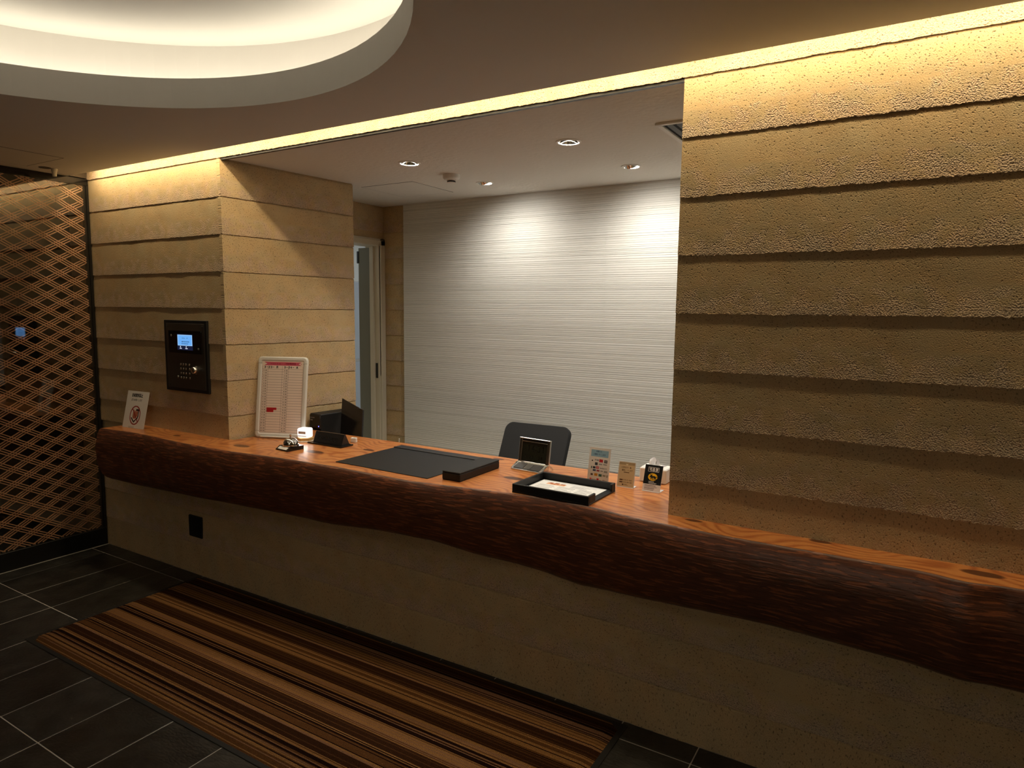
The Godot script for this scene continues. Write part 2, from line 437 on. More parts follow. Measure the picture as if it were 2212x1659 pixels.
# the log's round, oiled face: dark sapwood, long fibres, scraped reddish patches and drying cracks
func wood_face() -> StandardMaterial3D:
	var w := 2048
	var h := 256
	var big := field(noise(FastNoiseLite.TYPE_SIMPLEX, 0.022, 71, 4), 1024, 1024)
	var mid := field(noise(FastNoiseLite.TYPE_SIMPLEX, 0.05, 72, 3), 512, 512)
	var fib := field(noise(FastNoiseLite.TYPE_SIMPLEX, 0.22, 73, 3), 512, 512)
	var im := Image.create(w, h, false, Image.FORMAT_RGB8)
	var hi := Image.create(w, h, false, Image.FORMAT_L8)
	for y in h:
		for x in w:
			var a := big[((y * 4) % 1024) * 1024 + ((x / 2 + y / 3) % 1024)] / 255.0
			var b := mid[((y * 2) % 512) * 512 + (x / 4)] / 255.0
			var f := fib[((y * 2) % 512) * 512 + ((x / 16 + y / 9) % 512)] / 255.0
			var scar := clampf((a - 0.63) * 14.0, 0.0, 1.0)
			var c := Color8(100, 58, 40).lerp(Color8(66, 39, 28), clampf((f - 0.3) * 1.1 + (b - 0.5) * 1.0, 0, 1)).lerp(Color8(172, 100, 60), scar * (0.35 + 0.45 * (1.0 - f)))
			var line := absf(b - 0.5) * (1.0 + 6.0 * absf(a - 0.46))
			var crack := clampf(1.0 - line * 60.0, 0.0, 1.0) * clampf((f - 0.42) * 5.0, 0.0, 1.0)
			im.set_pixel(x, y, c.lerp(Color8(26, 13, 9), crack * 0.75))
			hi.set_pixel(x, y, Color(clampf(0.55 + (f - 0.5) * 0.10 - scar * 0.10 - crack * 0.35 + (b - 0.5) * 0.2, 0, 1), 0, 0))
	var m := pic(im, 0.40, 0.5)
	m.heightmap_enabled = true
	m.heightmap_texture = ImageTexture.create_from_image(hi)
	m.heightmap_scale = 0.22
	return m

# looped pile in stripes that run the length of the mat
func rug_pile() -> StandardMaterial3D:
	var w := 1024
	var h := 1024
	var n1 := field(noise(FastNoiseLite.TYPE_SIMPLEX, 0.3, 81, 2), w, h)
	var im := Image.create(w, h, false, Image.FORMAT_RGB8)
	var hi := Image.create(w, h, false, Image.FORMAT_L8)
	rng.seed = 8
	# front edge to wall: [share of the depth, 0 = dark band, 1 = tan threads, 2 = tan with thin dark threads]
	var bands := [[0.085, 1], [0.055, 3], [0.02, 1], [0.055, 0], [0.015, 1], [0.085, 2], [0.06, 0], [0.08, 1], [0.055, 3], [0.05, 1], [0.065, 0], [0.05, 1], [0.05, 2], [0.06, 0], [0.07, 1], [0.07, 3], [0.06, 0], [0.02, 2]]
	var kinds := PackedInt32Array()
	for b in bands:
		for i in int(b[0] * h): kinds.append(b[1])
	while kinds.size() < h: kinds.append(2)
	var yarn := PackedFloat32Array()
	for i in h / 5 + 2: yarn.append(rng.randf())
	var tan := Color8(150, 108, 66)
	var rose := Color8(138, 100, 74)
	var mud := Color8(100, 66, 38)
	var dark := Color8(60, 36, 21)
	var ink := Color8(36, 20, 14)
	for y in h:
		var th: float = yarn[y / 5]
		var k := kinds[h - 1 - y]
		var c := dark if th < 0.8 else Color8(84, 54, 32)
		if k == 1: c = tan if th < 0.52 else (rose if th < 0.66 else (mud if th < 0.88 else ink))
		elif k == 2: c = tan if th < 0.4 else (mud if th < 0.72 else ink)
		elif k == 3: c = rose if th < 0.26 else (mud if th < 0.48 else ink)
		var prof := sin(PI * (float(y % 5) + 0.5) / 5.0)
		for x in w:
			var q := n1[y * w + x] / 255.0
			var loop := 0.5 + 0.5 * sin(x * 1.1 + (y / 5) * 2.3)
			var g := 0.62 + (q - 0.5) * 0.8 + loop * 0.14 + prof * 0.34
			im.set_pixel(x, y, Color(c.r * g, c.g * g, c.b * g))
			hi.set_pixel(x, y, Color(clampf(prof * 0.6 + loop * 0.25 + (q - 0.5) * 0.5, 0, 1), 0, 0))
	var m := pic(im, 0.95, 0.1)
	m.heightmap_enabled = true
	m.heightmap_texture = ImageTexture.create_from_image(hi)
	m.heightmap_scale = 0.3
	return m

# ---------------------------------------------------------------- lights
func area_light(called: String, at: Vector3, size: Vector2, look: Vector3, c: Color, e: float, parent: Node3D = null) -> void:
	var l := AreaLight3D.new()
	l.name = called
	l.area_size = size
	l.light_color = c
	l.light_energy = e
	l.shadow_enabled = true
	l.area_range = 20.0
	l.area_attenuation = 2.0
	if parent == null: parent = self
	parent.add_child(l, true)
	var up := Vector3.UP if absf(look.normalized().y) < 0.95 else Vector3.FORWARD
	l.transform = Transform3D(Basis.looking_at(look, up), at)

func spot(called: String, at: Vector3, look: Vector3, angle: float, c: Color, e: float, size: float, parent: Node3D) -> void:
	var l := SpotLight3D.new()
	l.name = called
	l.light_color = c
	l.light_energy = e
	l.light_size = size
	l.spot_angle = angle
	l.spot_angle_attenuation = 1.0
	l.spot_range = 20.0
	l.spot_attenuation = 2.0
	l.shadow_enabled = true
	parent.add_child(l, true)
	l.transform = Transform3D(Basis.looking_at(look, Vector3.FORWARD if absf(look.normalized().y) > 0.95 else Vector3.UP), at)

# ---------------------------------------------------------------- rammed earth
var wav := FastNoiseLite.new()
func course(parent: Node3D, o: Vector3, u: Vector3, n: Vector3, length: float, top: float, bot: float, step: float, cell := 0.012, u0 := 0.0, rag := 1.0, groove := 0.002) -> void:
	var nx := int(ceil(length / cell))
	var rows := [0.0, 0.034, 0.046, 0.09, 0.18, 0.27, 0.36, 0.45, 0.54, 0.63, 0.72, 0.80, 0.87, 0.93, 0.97, 1.0]
	var ny := rows.size() - 1
	var P := []
	var T := []
	var plain := top - bot < 0.16 or bot < 0.05
	var seed_ := absf(o.x * 3.1 + o.z * 5.7) + top * 17.0
	for j in ny + 1:
		var t: float = rows[j]
		var row := PackedVector3Array()
		var tr := PackedVector2Array()
		for i in nx + 1:
			var s := length * i / nx
			var y := lerpf(top, bot, t)
			var d := -0.002 + step * t * t + 0.0007 * wav.get_noise_2d(s * 60.0 + seed_ * 40.0, y * 90.0) * (0.5 + t) - groove * clampf((0.046 - t) / 0.012, 0.0, 1.0)
			if t > 0.6:
				var k := (t - 0.6) / 0.4
				d += k * 0.0008 * rag * wav.get_noise_2d(s * 900.0 + seed_ * 9.0, y * 900.0)
				y += k * k * k * 0.0034 * rag * (wav.get_noise_2d(s * 1100.0, seed_ * 100.0) + 0.4 * wav.get_noise_2d(s * 60.0, seed_ * 50.0))
			row.append(o + u * s + n * d + Vector3.UP * y)
			tr.append(Vector2((s + seed_) / 2.4 + u0, (t * 0.985 + 0.005) * (0.5 if plain else 1.0)))
		P.append(row); T.append(tr)
	var m := MB.new()
	m.grid(P, T, n)
	# underside lip and the two ends, back to the core
	var lip0 := PackedVector3Array()
	var lt := PackedVector2Array()
	for i in nx + 1:
		lip0.append(P[ny][i] - n * 0.022 + Vector3.UP * 0.001); lt.append(T[ny][i])
	m.grid([P[ny], lip0], [T[ny], lt], Vector3.DOWN)
	for e in [0, nx]:
		var a := PackedVector3Array()
		var b := PackedVector3Array()
		var ta := PackedVector2Array()
		for j in ny + 1:
			a.append(P[j][e]); b.append(P[j][e] - n * (0.03 + n.dot(P[j][e] - P[4][e]))); ta.append(T[j][e])
		m.grid([a, b], [ta, ta], -u if e == 0 else u)
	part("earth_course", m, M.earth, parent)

func wall_courses(parent: Node3D, o: Vector3, u: Vector3, n: Vector3, length: float, from: float, to: float, step: float, cell := 0.012, rag := 1.0, groove := 0.002) -> void:
	for k in range(-1, 13):
		var top := HEAD - 0.2 * k
		if top - 0.2 > to - 0.02 or top < from + 0.02: continue
		var bot := top - 0.2
		course(parent, o, u, n, length, minf(top + 0.004, to), maxf(bot, from), step, cell, rng.randf(), rag, groove)

func ellipse_ring(m: MB, k0: float, y0: float, k1: float, y1: float, out: Callable, a0 := 0.0, a1 := TAU, seg := 96) -> void:
	var A := PackedVector3Array()
	var B := PackedVector3Array()
	for i in seg + 1:
		var t := lerpf(a0, a1, float(i) / seg)
		A.append(dome_at(k0, t, y0)); B.append(dome_at(k1, t, y1))
	for i in seg:
		var mid := (A[i] + B[i + 1]) / 2
		m.quad(A[i], A[i + 1], B[i + 1], B[i], out.call(mid))

func dome_at(k: float, t: float, y: float) -> Vector3:
	return Vector3(-2.063 + 1.182 * k * cos(t), y, 1.767 + 1.294 * k * sin(t))

func build_shell() -> void:
	wav.noise_type = FastNoiseLite.TYPE_SIMPLEX
	wav.frequency = 0.05
	wav.seed = 4
	rng.seed = 77
	var m := MB.new()
	# front wall: core behind the earth lifts
	m.box(Vector3(-3.25, 0, -0.28), Vector3(-0.70, 0.60, -0.015))
	m.box(Vector3(-0.73, 0, -0.28), Vector3(3.1, HEAD, -0.015))
	m.box(Vector3(-4.87, HEAD + 0.004, -0.16), Vector3(3.1, 2.81, -0.015))
	var foot := PackedVector2Array([Vector2(-4.87, 0.015), Vector2(-3.275, 0.015), Vector2(-3.185, 0.897), Vector2(-4.87, 0.897)])
	var m2 := MB.new()
	m2.x = Transform3D(Basis(Vector3.RIGHT, -PI / 2), Vector3.ZERO)
	m2.prism(foot, 0.0, HEAD)
	m.v.append_array(m2.v); m.n.append_array(m2.n); m.uv.append_array(m2.uv)
	var wf := struct("wall_front", m, M.core)
	var R := Vector3.RIGHT
	var F := Vector3.BACK
	wall_courses(wf, Vector3(-4.86, 0, 0), R, F, 1.598, CT - 0.01, HEAD, 0.0036, 0.012, 0.8, 0.001)       # left pillar
	wall_courses(wf, Vector3(-0.742, 0, 0), R, F, 1.45, CT - 0.01, HEAD, 0.0042, 0.008, 1.2, 0.0)     # right pier, in view
	wall_courses(wf, Vector3(0.708, 0, 0), R, F, 2.39, CT - 0.01, HEAD, 0.0042, 0.03, 1.0, 0.0)
	wall_courses(wf, Vector3(-4.86, 0, 0), R, F, 5.60, 0.0, 0.62, 0.0035, 0.016, 0.9, 0.012)            # below the counter
	wall_courses(wf, Vector3(0.74, 0, 0), R, F, 2.36, 0.0, 0.62, 0.002, 0.04, 0.8)
	course(wf, Vector3(-4.86, 0, 0), R, F, 5.6, HEAD + 0.2, HEAD, 0.006, 0.012, 0.3, 0.7)        # lift lit by the slot
	course(wf, Vector3(0.74, 0, 0), R, F, 2.36, HEAD + 0.2, HEAD, 0.006, 0.03, 0.3, 0.7)
	var ru := Vector3(0.092, 0, -0.895).normalized()
	wall_courses(wf, Vector3(-3.2585, 0, 0.003), ru, Vector3(0.895, 0, 0.092).normalized(), 0.90, CT - 0.25, HEAD, 0.0040, 0.012, 1.0, 0.007)   # return into the niche
	m = MB.new()
	m.box(Vector3(-3.26, HEAD - 0.010, -0.022), Vector3(-0.742, HEAD + 0.004, -0.004))
	struct("trim_1", m, M.dark)

	# lobby floor: bed and tiles
	m = MB.new()
	m.box(Vector3(-7.0, -0.12, -0.2), Vector3(3.3, -0.0014, 6.2))
	var fl := struct("floor", m, M.grout)
	var cuts := [0.0, 0.109, 0.690, 1.270, 1.850, 2.430]
	var pitch := 0.2955
	for r in 5:
		for c in range(-1, 26):
			var x0 := -4.435 + pitch * c
			var lo := Vector3(maxf(x0, -4.58) + 0.0021, -0.012, cuts[r] + 0.0021)
			var hi := Vector3(minf(x0 + pitch, 3.1) - 0.0021, rng.randf_range(-0.0006, 0.0006), cuts[r + 1] - 0.0021)
			if hi.x - lo.x < 0.02: continue
			m = MB.new()
			m.box(lo, hi, 0.0012)
			part("tile", m, M.slate[rng.randi() % 4], fl)
	m = MB.new()
	m.box(Vector3(-4.58, -0.012, 2.433), Vector3(3.1, 0.0, 6.1))
	part("paving", m, M.slate[0], fl)
	m = MB.new()
	m.box(Vector3(-7.0, -0.012, 0.0), Vector3(-4.62, 0.0, 6.1))
	part("paving", m, M.slate[2], fl)

	# lobby ceiling with the oval cut in it, and the raised oval above
	m = MB.new()
	var seg := 96
	var rect := Rect2(Vector2(-4.8, 0.12), Vector2(7.95, 6.0))
	var cen := Vector2(-2.063, 1.767)
	var E := []
	var O := []
	for i in seg + 1:
		var t := TAU * i / seg
		E.append(dome_at(1.0, t, CEIL))
		var d := Vector2(1.182 * cos(t), 1.294 * sin(t))
		var kx := ((rect.end.x if d.x > 0 else rect.position.x) - cen.x) / d.x if absf(d.x) > 1e-6 else 1e9
		var kz := ((rect.end.y if d.y > 0 else rect.position.y) - cen.y) / d.y if absf(d.y) > 1e-6 else 1e9
		var k := minf(kx, kz)
		O.append(Vector3(cen.x + d.x * k, CEIL, cen.y + d.y * k))
	for i in seg:
		m.quad(E[i], E[i + 1], O[i + 1], O[i], Vector3.DOWN)
		m.face([O[i], O[i + 1], Vector3(rect.end.x if O[i].x > cen.x else rect.position.x, CEIL, rect.end.y if O[i].z > cen.y else rect.position.y)], O[i] + Vector3.UP)
	var inward := func(p: Vector3) -> Vector3: return Vector3(-2.063 - p.x, 0, 1.767 - p.z).normalized()
	var outward := func(p: Vector3) -> Vector3: return -Vector3(-2.063 - p.x, 0, 1.767 - p.z).normalized()
	var upw := func(_p: Vector3) -> Vector3: return Vector3.UP
	var downw := func(_p: Vector3) -> Vector3: return Vector3.DOWN
	ellipse_ring(m, 1.0, CEIL, 1.0, 2.511, inward)                # visible band
	ellipse_ring(m, 1.0, 2.511, 1.012, 2.511, upw)
	ellipse_ring(m, 1.012, 2.511, 1.012, 2.478, outward)          # back of the lip
	ellipse_ring(m, 1.012, 2.478, 1.180, 2.478, upw)              # ledge that hides the lamps
	ellipse_ring(m, 1.180, 2.478, 1.180, 2.720, inward)
	for i in seg:
		m.face([dome_at(1.180, TAU * i / seg, 2.720), dome_at(1.180, TAU * (i + 1) / seg, 2.720), Vector3(-2.063, 2.720, 1.767)], Vector3(-2.063, 3.5, 1.767))
	# slab that carries it all, above, and the outer side of the light slot
	m.box(Vector3(-4.8, 2.80, -0.2), Vector3(3.15, 2.90, 6.15))
	m.box(Vector3(-4.8, CEIL + 0.001, 0.12), Vector3(3.15, 2.80, 0.135))
	struct("ceiling", m, M.ceil)

	# other lobby walls, out of the picture
	m = MB.new()
	m.box(Vector3(3.1, 0, -0.2), Vector3(3.25, 2.85, 6.2))
	struct("wall_right", m, M.core)
	m = MB.new()
	m.box(Vector3(-4.8, 0, 6.1), Vector3(3.25, 2.85, 6.25))
	struct("wall_rear", m, M.core)
	m = MB.new()
	m.box(Vector3(-4.75, 0, 2.46), Vector3(-4.59, 2.85, 6.2))
	m.box(Vector3(-7.1, 0, -0.3), Vector3(-7.0, 2.7, 6.2))
	m.box(Vector3(-7.0, 0, 3.4), Vector3(-4.75, 2.7, 3.5))
	m.box(Vector3(-7.0, 0, -0.3), Vector3(-4.87, 2.7, -0.2))
	m.box(Vector3(-7.0, 2.4, -0.3), Vector3(-4.62, 2.5, 3.5))
	m.box(Vector3(-4.75, 2.40, 0.0), Vector3(-4.60, 2.85, 2.5))
	struct("wall_left", m, mat(Color8(84, 70, 52), 0.9))

	build_niche()

func build_niche() -> void:
	# niche ceiling, with round holes for the lamps
	var top := CSGBox3D.new()
	top.name = "ceiling_001"
	top.size = Vector3(5.0, 0.16, 1.80)
	top.position = Vector3(-1.22, HEAD + 0.08, -0.91)
	top.material = M.niche_ceil
	for p in [[-2.446, -0.59, 0.052], [-1.475, -0.59, 0.052], [-0.504, -0.59, 0.052], [-2.395, -1.258, 0.046], [-1.414, -1.235, 0.046], [-0.433, -1.235, 0.046]]:
		var hole := CSGCylinder3D.new()
		hole.name = "lamp_hole"
		hole.operation = CSGShape3D.OPERATION_SUBTRACTION
		hole.radius = p[2]; hole.height = 0.22; hole.sides = 32
		hole.position = Vector3(p[0] + 1.22, -0.05, p[1] + 0.91)
		hole.material = M.niche_ceil
		top.add_child(hole, true)
	top.set_meta("kind", "structure")
	used["ceiling"] = 1
	add_child(top)
	# floor behind the counter
	var m := MB.new()
	m.box(Vector3(-3.7, -0.1, -1.85), Vector3(1.3, 0.0, -0.2))
	struct("floor", m, mat(Color8(96, 88, 78), 0.8))
	# side wall with the doorway: earth over the head, courses like the rest
	m = MB.new()
	m.box(Vector3(-3.80, 2.135, -1.735), Vector3(-3.676, HEAD, -0.88))
	var side := struct("wall_niche_side", m, M.core)
	wall_courses(side, Vector3(-3.66, 0, -0.88), Vector3.FORWARD, Vector3.RIGHT, 0.855, 2.135, HEAD, 0.003, 0.02, 0.6)
	# back wall: earth jamb and ribbed white boards
	m = MB.new()
	m.box(Vector3(-3.80, 0, -1.86), Vector3(1.3, HEAD + 0.1, -1.735))
	var back := struct("wall_back", m, M.core)
	wall_courses(back, Vector3(-3.66, 0, -1.722), Vector3.RIGHT, Vector3.BACK, 0.226, 0.0, HEAD, 0.004, 0.012, 0.9)
	var xs := [-3.437, -2.862, -2.318, -1.755, -1.19, -0.62, 0.0, 0.6, 1.2]
	var ys := [HEAD, 2.100, 1.504, 0.90, 0.30, 0.0]
	for c in 8:
		for r in 5:
			part("ribbed_board", ribs(xs[c] + 0.0006, xs[c + 1] - 0.0006, ys[r + 1] + 0.0006, ys[r] - 0.0006, c * 7 + r), M.rib, back)
	m = MB.new()
	m.box(Vector3(1.2, 0, -1.85), Vector3(1.32, HEAD + 0.1, -0.2))
	struct("wall_niche_end", m, M.white)

# a white board with fine level ribs, no two quite alike
func ribs(x0: float, x1: float, y0: float, y1: float, seed_: int) -> MB:
	var r := RandomNumberGenerator.new()
	r.seed = 100 + seed_ % 7
	var m := MB.new()
	var z := -1.700
	var pts := [Vector2(y0, z)]
	var y := y0
	while y < y1 - 0.018:
		var pitch := r.randf_range(0.0100, 0.0160)
		var deep := 0.0042 if r.randf() < 0.3 else 0.0022
		var lean := r.randf_range(-0.0008, 0.0008)
		pts.append(Vector2(y + pitch - 0.0026, z + lean))
		pts.append(Vector2(y + pitch - 0.0021, z - deep))
		pts.append(Vector2(y + pitch - 0.0007, z - deep))
		pts.append(Vector2(y + pitch, z))
		y += pitch
	pts.append(Vector2(y1, z))
	for k in pts.size() - 1:
		var a: Vector2 = pts[k]
		var b: Vector2 = pts[k + 1]
		var nn := Vector3(0, a.y - b.y, b.x - a.x).normalized()
		m.quad(Vector3(x0, a.x, a.y), Vector3(x1, a.x, a.y), Vector3(x1, b.x, b.y), Vector3(x0, b.x, b.y), nn)
	m.box(Vector3(x0, y0, -1.734), Vector3(x1, y1, -1.7045))
	return m

# the open office door beside the niche, and what shows through its gap
func build_office() -> void:
	var d := Node3D.new()
	d.name = "door_1"
	d.set_meta("kind", "structure")
	add_child(d)
	var m := MB.new()
	# casing: stepped profile round an opening 0.92 .. 1.67 deep, 2.085 high
	for e in [[0.0, 0.050, 0.012], [0.012, 0.038, 0.020]]:
		m.box(Vector3(-3.66, 0, -1.733 + e[0]), Vector3(-3.66 + e[2], 2.139 - e[0], -1.672), 0.003)
		m.box(Vector3(-3.66, 2.086, -1.733 + e[0]), Vector3(-3.66 + e[2], 2.139 - e[0], -0.86), 0.003)
	m.box(Vector3(-3.80, 0, -1.735), Vector3(-3.658, 2.10, -1.665), 0.002)
	m.box(Vector3(-3.80, 2.084, -1.69), Vector3(-3.658, 2.137, -0.86), 0.002)
	m.box(Vector3(-3.745, 0, -1.667), Vector3(-3.705, 2.084, -1.650), 0.002)
	part("door_frame", m, M.casing, d)
	m = MB.new()
	m.box(Vector3(-3.700, 1.045, -1.6655), Vector3(-3.676, 1.165, -1.6625), 0.001)
	part("strike_plate", m, M.dark, d)
	m = MB.new()
	m.box(Vector3(-3.870, 0.008, -1.700), Vector3(-3.745, 2.075, -1.660), 0.002)
	part("door_leaf", m, M.door, d)
	m = MB.new()
	m.box(Vector3(-3.884, 1.955, -1.668), Vector3(-3.862, 2.050, -1.655), 0.002)
	part("door_closer", m, M.dark, d)
	m = MB.new()
	m.box(Vector3(-6.6, 0, -3.6), Vector3(-6.5, 2.7, -0.9))
	m.box(Vector3(-6.6, 0, -3.7), Vector3(-3.8, 2.7, -3.6))
	m.box(Vector3(-3.84, 0, -3.7), Vector3(-3.74, 2.7, -1.74))
	m.box(Vector3(-6.6, 2.5, -3.7), Vector3(-3.74, 2.6, -0.895))
	m.box(Vector3(-6.6, -0.1, -3.7), Vector3(-3.66, 0.0, -0.895))
	m.box(Vector3(-6.6, 0, -1.0), Vector3(-4.8, 2.7, -0.9))
	m.box(Vector3(-6.6, 2.0, -1.0), Vector3(-3.9, 2.7, -0.9))
	struct("wall_office", m, M.white)
	# steel cupboard with doors
	var cab := thing("steel_cupboard", "white steel cupboard glimpsed through the gap of the open office door", "cupboard", Vector3(-5.3, 0, -2.6), PI / 2 + 0.35)
	m = MB.new()
	m.box(Vector3(-0.6, 0, -0.25), Vector3(0.6, 1.9, 0.20), 0.004)
	part("body", m, M.white, cab)
	for k in 4:
		var x := -0.6 if k % 2 == 0 else 0.003
		var y := 0.04 if k < 2 else 1.05
		m = MB.new()
		m.box(Vector3(x + 0.01, y, 0.20), Vector3(x + 0.587, y + (0.98 if k < 2 else 0.83), 0.218), 0.003)
		var dr := part("door", m, mat(Color8(214, 220, 228), 0.5), cab)
		m = MB.new()
		m.box(Vector3(x + (0.50 if k % 2 == 0 else 0.06), y + 0.42, 0.218), Vector3(x + (0.53 if k % 2 == 0 else 0.09), y + 0.56, 0.235), 0.004)
		part("handle", m, M.dark, dr)
	# office lamp
	var lp := thing("office_ceiling_lamp", "white lamp panel on the ceiling of the office behind the door", "lamp", Vector3(-5.0, 2.5, -2.0))
	m = MB.new()
	m.box(Vector3(-0.3, -0.03, -0.3), Vector3(0.3, 0, 0.3), 0.004)
	part("panel", m, glow(Color(0.9, 0.95, 1.0), 0.9), lp)
	area_light("panel_light", Vector3(0, -0.034, 0), Vector2(0.58, 0.58), Vector3.DOWN, Color(0.92, 0.96, 1.0), 1.6, lp)

# ---------------------------------------------------------------- counter
func table(t: Array, x: float) -> float:
	if x <= t[0][0]: return t[0][1]
	for k in t.size() - 1:
		if x <= t[k + 1][0]:
			var f: float = (x - t[k][0]) / (t[k + 1][0] - t[k][0])
			var p0: float = t[maxi(k - 1, 0)][1]
			var p3: float = t[mini(k + 2, t.size() - 1)][1]
			return cubic_interpolate(t[k][1], t[k + 1][1], p0, p3, f) * 0.6 + lerpf(t[k][1], t[k + 1][1], f) * 0.4
	return t[t.size() - 1][1]

func build_counter() -> void:
	var edge := [[-4.20, 0.205], [-3.967, 0.180], [-3.789, 0.176], [-3.4, 0.198], [-2.976, 0.190], [-2.70, 0.156], [-2.3, 0.136], [-1.83, 0.143], [-1.62, 0.112], [-1.25, 0.058], [-1.01, 0.068], [-0.81, 0.108], [-0.49, 0.126], [-0.1, 0.122], [0.05, 0.127], [0.16, 0.150], [0.25, 0.130], [0.6, 0.125], [3.1, 0.14]]
	var under := [[-4.2, 0.553], [-3.92, 0.543], [-3.38, 0.566], [-2.99, 0.576], [-2.38, 0.572], [-2.05, 0.597], [-1.77, 0.603], [-1.53, 0.575], [-1.30, 0.557], [-1.08, 0.538], [-0.86, 0.557], [-0.6, 0.574], [-0.36, 0.582], [-0.1, 0.571], [0.31, 0.564], [3.1, 0.56]]
	var c := thing("log_counter", "long reception counter made of a split log with orange planed top and dark rounded face", "counter")
	var prof := [[0.0, 0.0], [0.004, 0.004], [0.012, 0.03], [0.022, 0.10], [0.031, 0.20], [0.037, 0.34], [0.037, 0.50], [0.030, 0.66], [0.018, 0.80], [0.002, 0.92], [-0.016, 1.0], [-0.045, 1.06], [-0.09, 1.10], [-0.22, 1.12]]
	var w := FastNoiseLite.new()
	w.noise_type = FastNoiseLite.TYPE_SIMPLEX
	w.frequency = 1.0
	var xs := []
	var x := -4.20
	while x < 3.09:
		xs.append(x)
		x += 0.02 if x < 0.6 else 0.1
	xs.append(3.09)
	var P := []
	var T := []
	for j in prof.size():
		P.append(PackedVector3Array()); T.append(PackedVector2Array())
	var A := PackedVector3Array()
	var B := PackedVector3Array()
	var tA := PackedVector2Array()
	var tB := PackedVector2Array()
	for X in xs:
		var ze := table(edge, X) + 0.002 * w.get_noise_1d(X * 9.0) + 0.001 * w.get_noise_1d(X * 40.0)
		var yb := table(under, X)
		for j in prof.size():
			var f: float = prof[j][1]
			var soft := clampf(f * 6.0, 0.0, 1.0)
			var bump := 0.005 * w.get_noise_2d(X * 1.5, f * 4.0) + 0.0018 * w.get_noise_2d(X * 9.0, f * 22.0)
			# hacked, torn patch near the right end of the view
			var tear := exp(-pow((X - 0.24) / 0.16, 2)) * exp(-pow((f - 0.13) / 0.13, 2))
			bump += tear * (0.016 * w.get_noise_2d(X * 16.0 + f * 30.0, f * 14.0) - 0.012)
			var z: float = maxf(ze + prof[j][0] + bump * soft, -0.01)
			P[j].append(Vector3(X, CT - (CT - yb) * f, z))
			T[j].append(Vector2((X + 4.3) / 3.6, f * 0.88))
		var zb := -0.476 if X > -3.235 and X < -0.75 else -0.012
		A.append(Vector3(X, CT, zb)); B.append(Vector3(X, CT, ze))
		tA.append(Vector2((X + 4.3) / 5.0, (zb + 0.5) / 0.75)); tB.append(Vector2((X + 4.3) / 5.0, (ze + 0.5) / 0.75))
	var m := MB.new()
	m.grid([A, B], [tA, tB], Vector3.UP)
	# back edge and underside of the planed slab inside the opening
	m.quad(Vector3(-3.235, CT, -0.476), Vector3(-0.745, CT, -0.476), Vector3(-0.745, CT - 0.07, -0.476), Vector3(-3.235, CT - 0.07, -0.476), Vector3.FORWARD, [Vector2(0.2, 0), Vector2(0.7, 0), Vector2(0.7, 0.09), Vector2(0.2, 0.09)])
	m.quad(Vector3(-3.235, CT - 0.07, -0.476), Vector3(-0.745, CT - 0.07, -0.476), Vector3(-0.745, CT - 0.07, -0.0), Vector3(-3.235, CT - 0.07, -0.0), Vector3.DOWN, [Vector2(0.2, 0), Vector2(0.7, 0), Vector2(0.7, 0.5), Vector2(0.2, 0.5)])
	part("top", m, M.wood, c)
	m = MB.new()
	m.grid(P, T, Vector3(0, -0.3, 1))
	var cap := []
	for j in prof.size(): cap.append(P[j][0])
	cap.append(Vector3(-4.20, CT, -0.01))
	for j in cap.size() - 2:
		m.face([cap[j], cap[j + 1], cap[cap.size() - 1]], cap[j] + Vector3(1, 0, 0))
	part("face", m, M.bark, c)

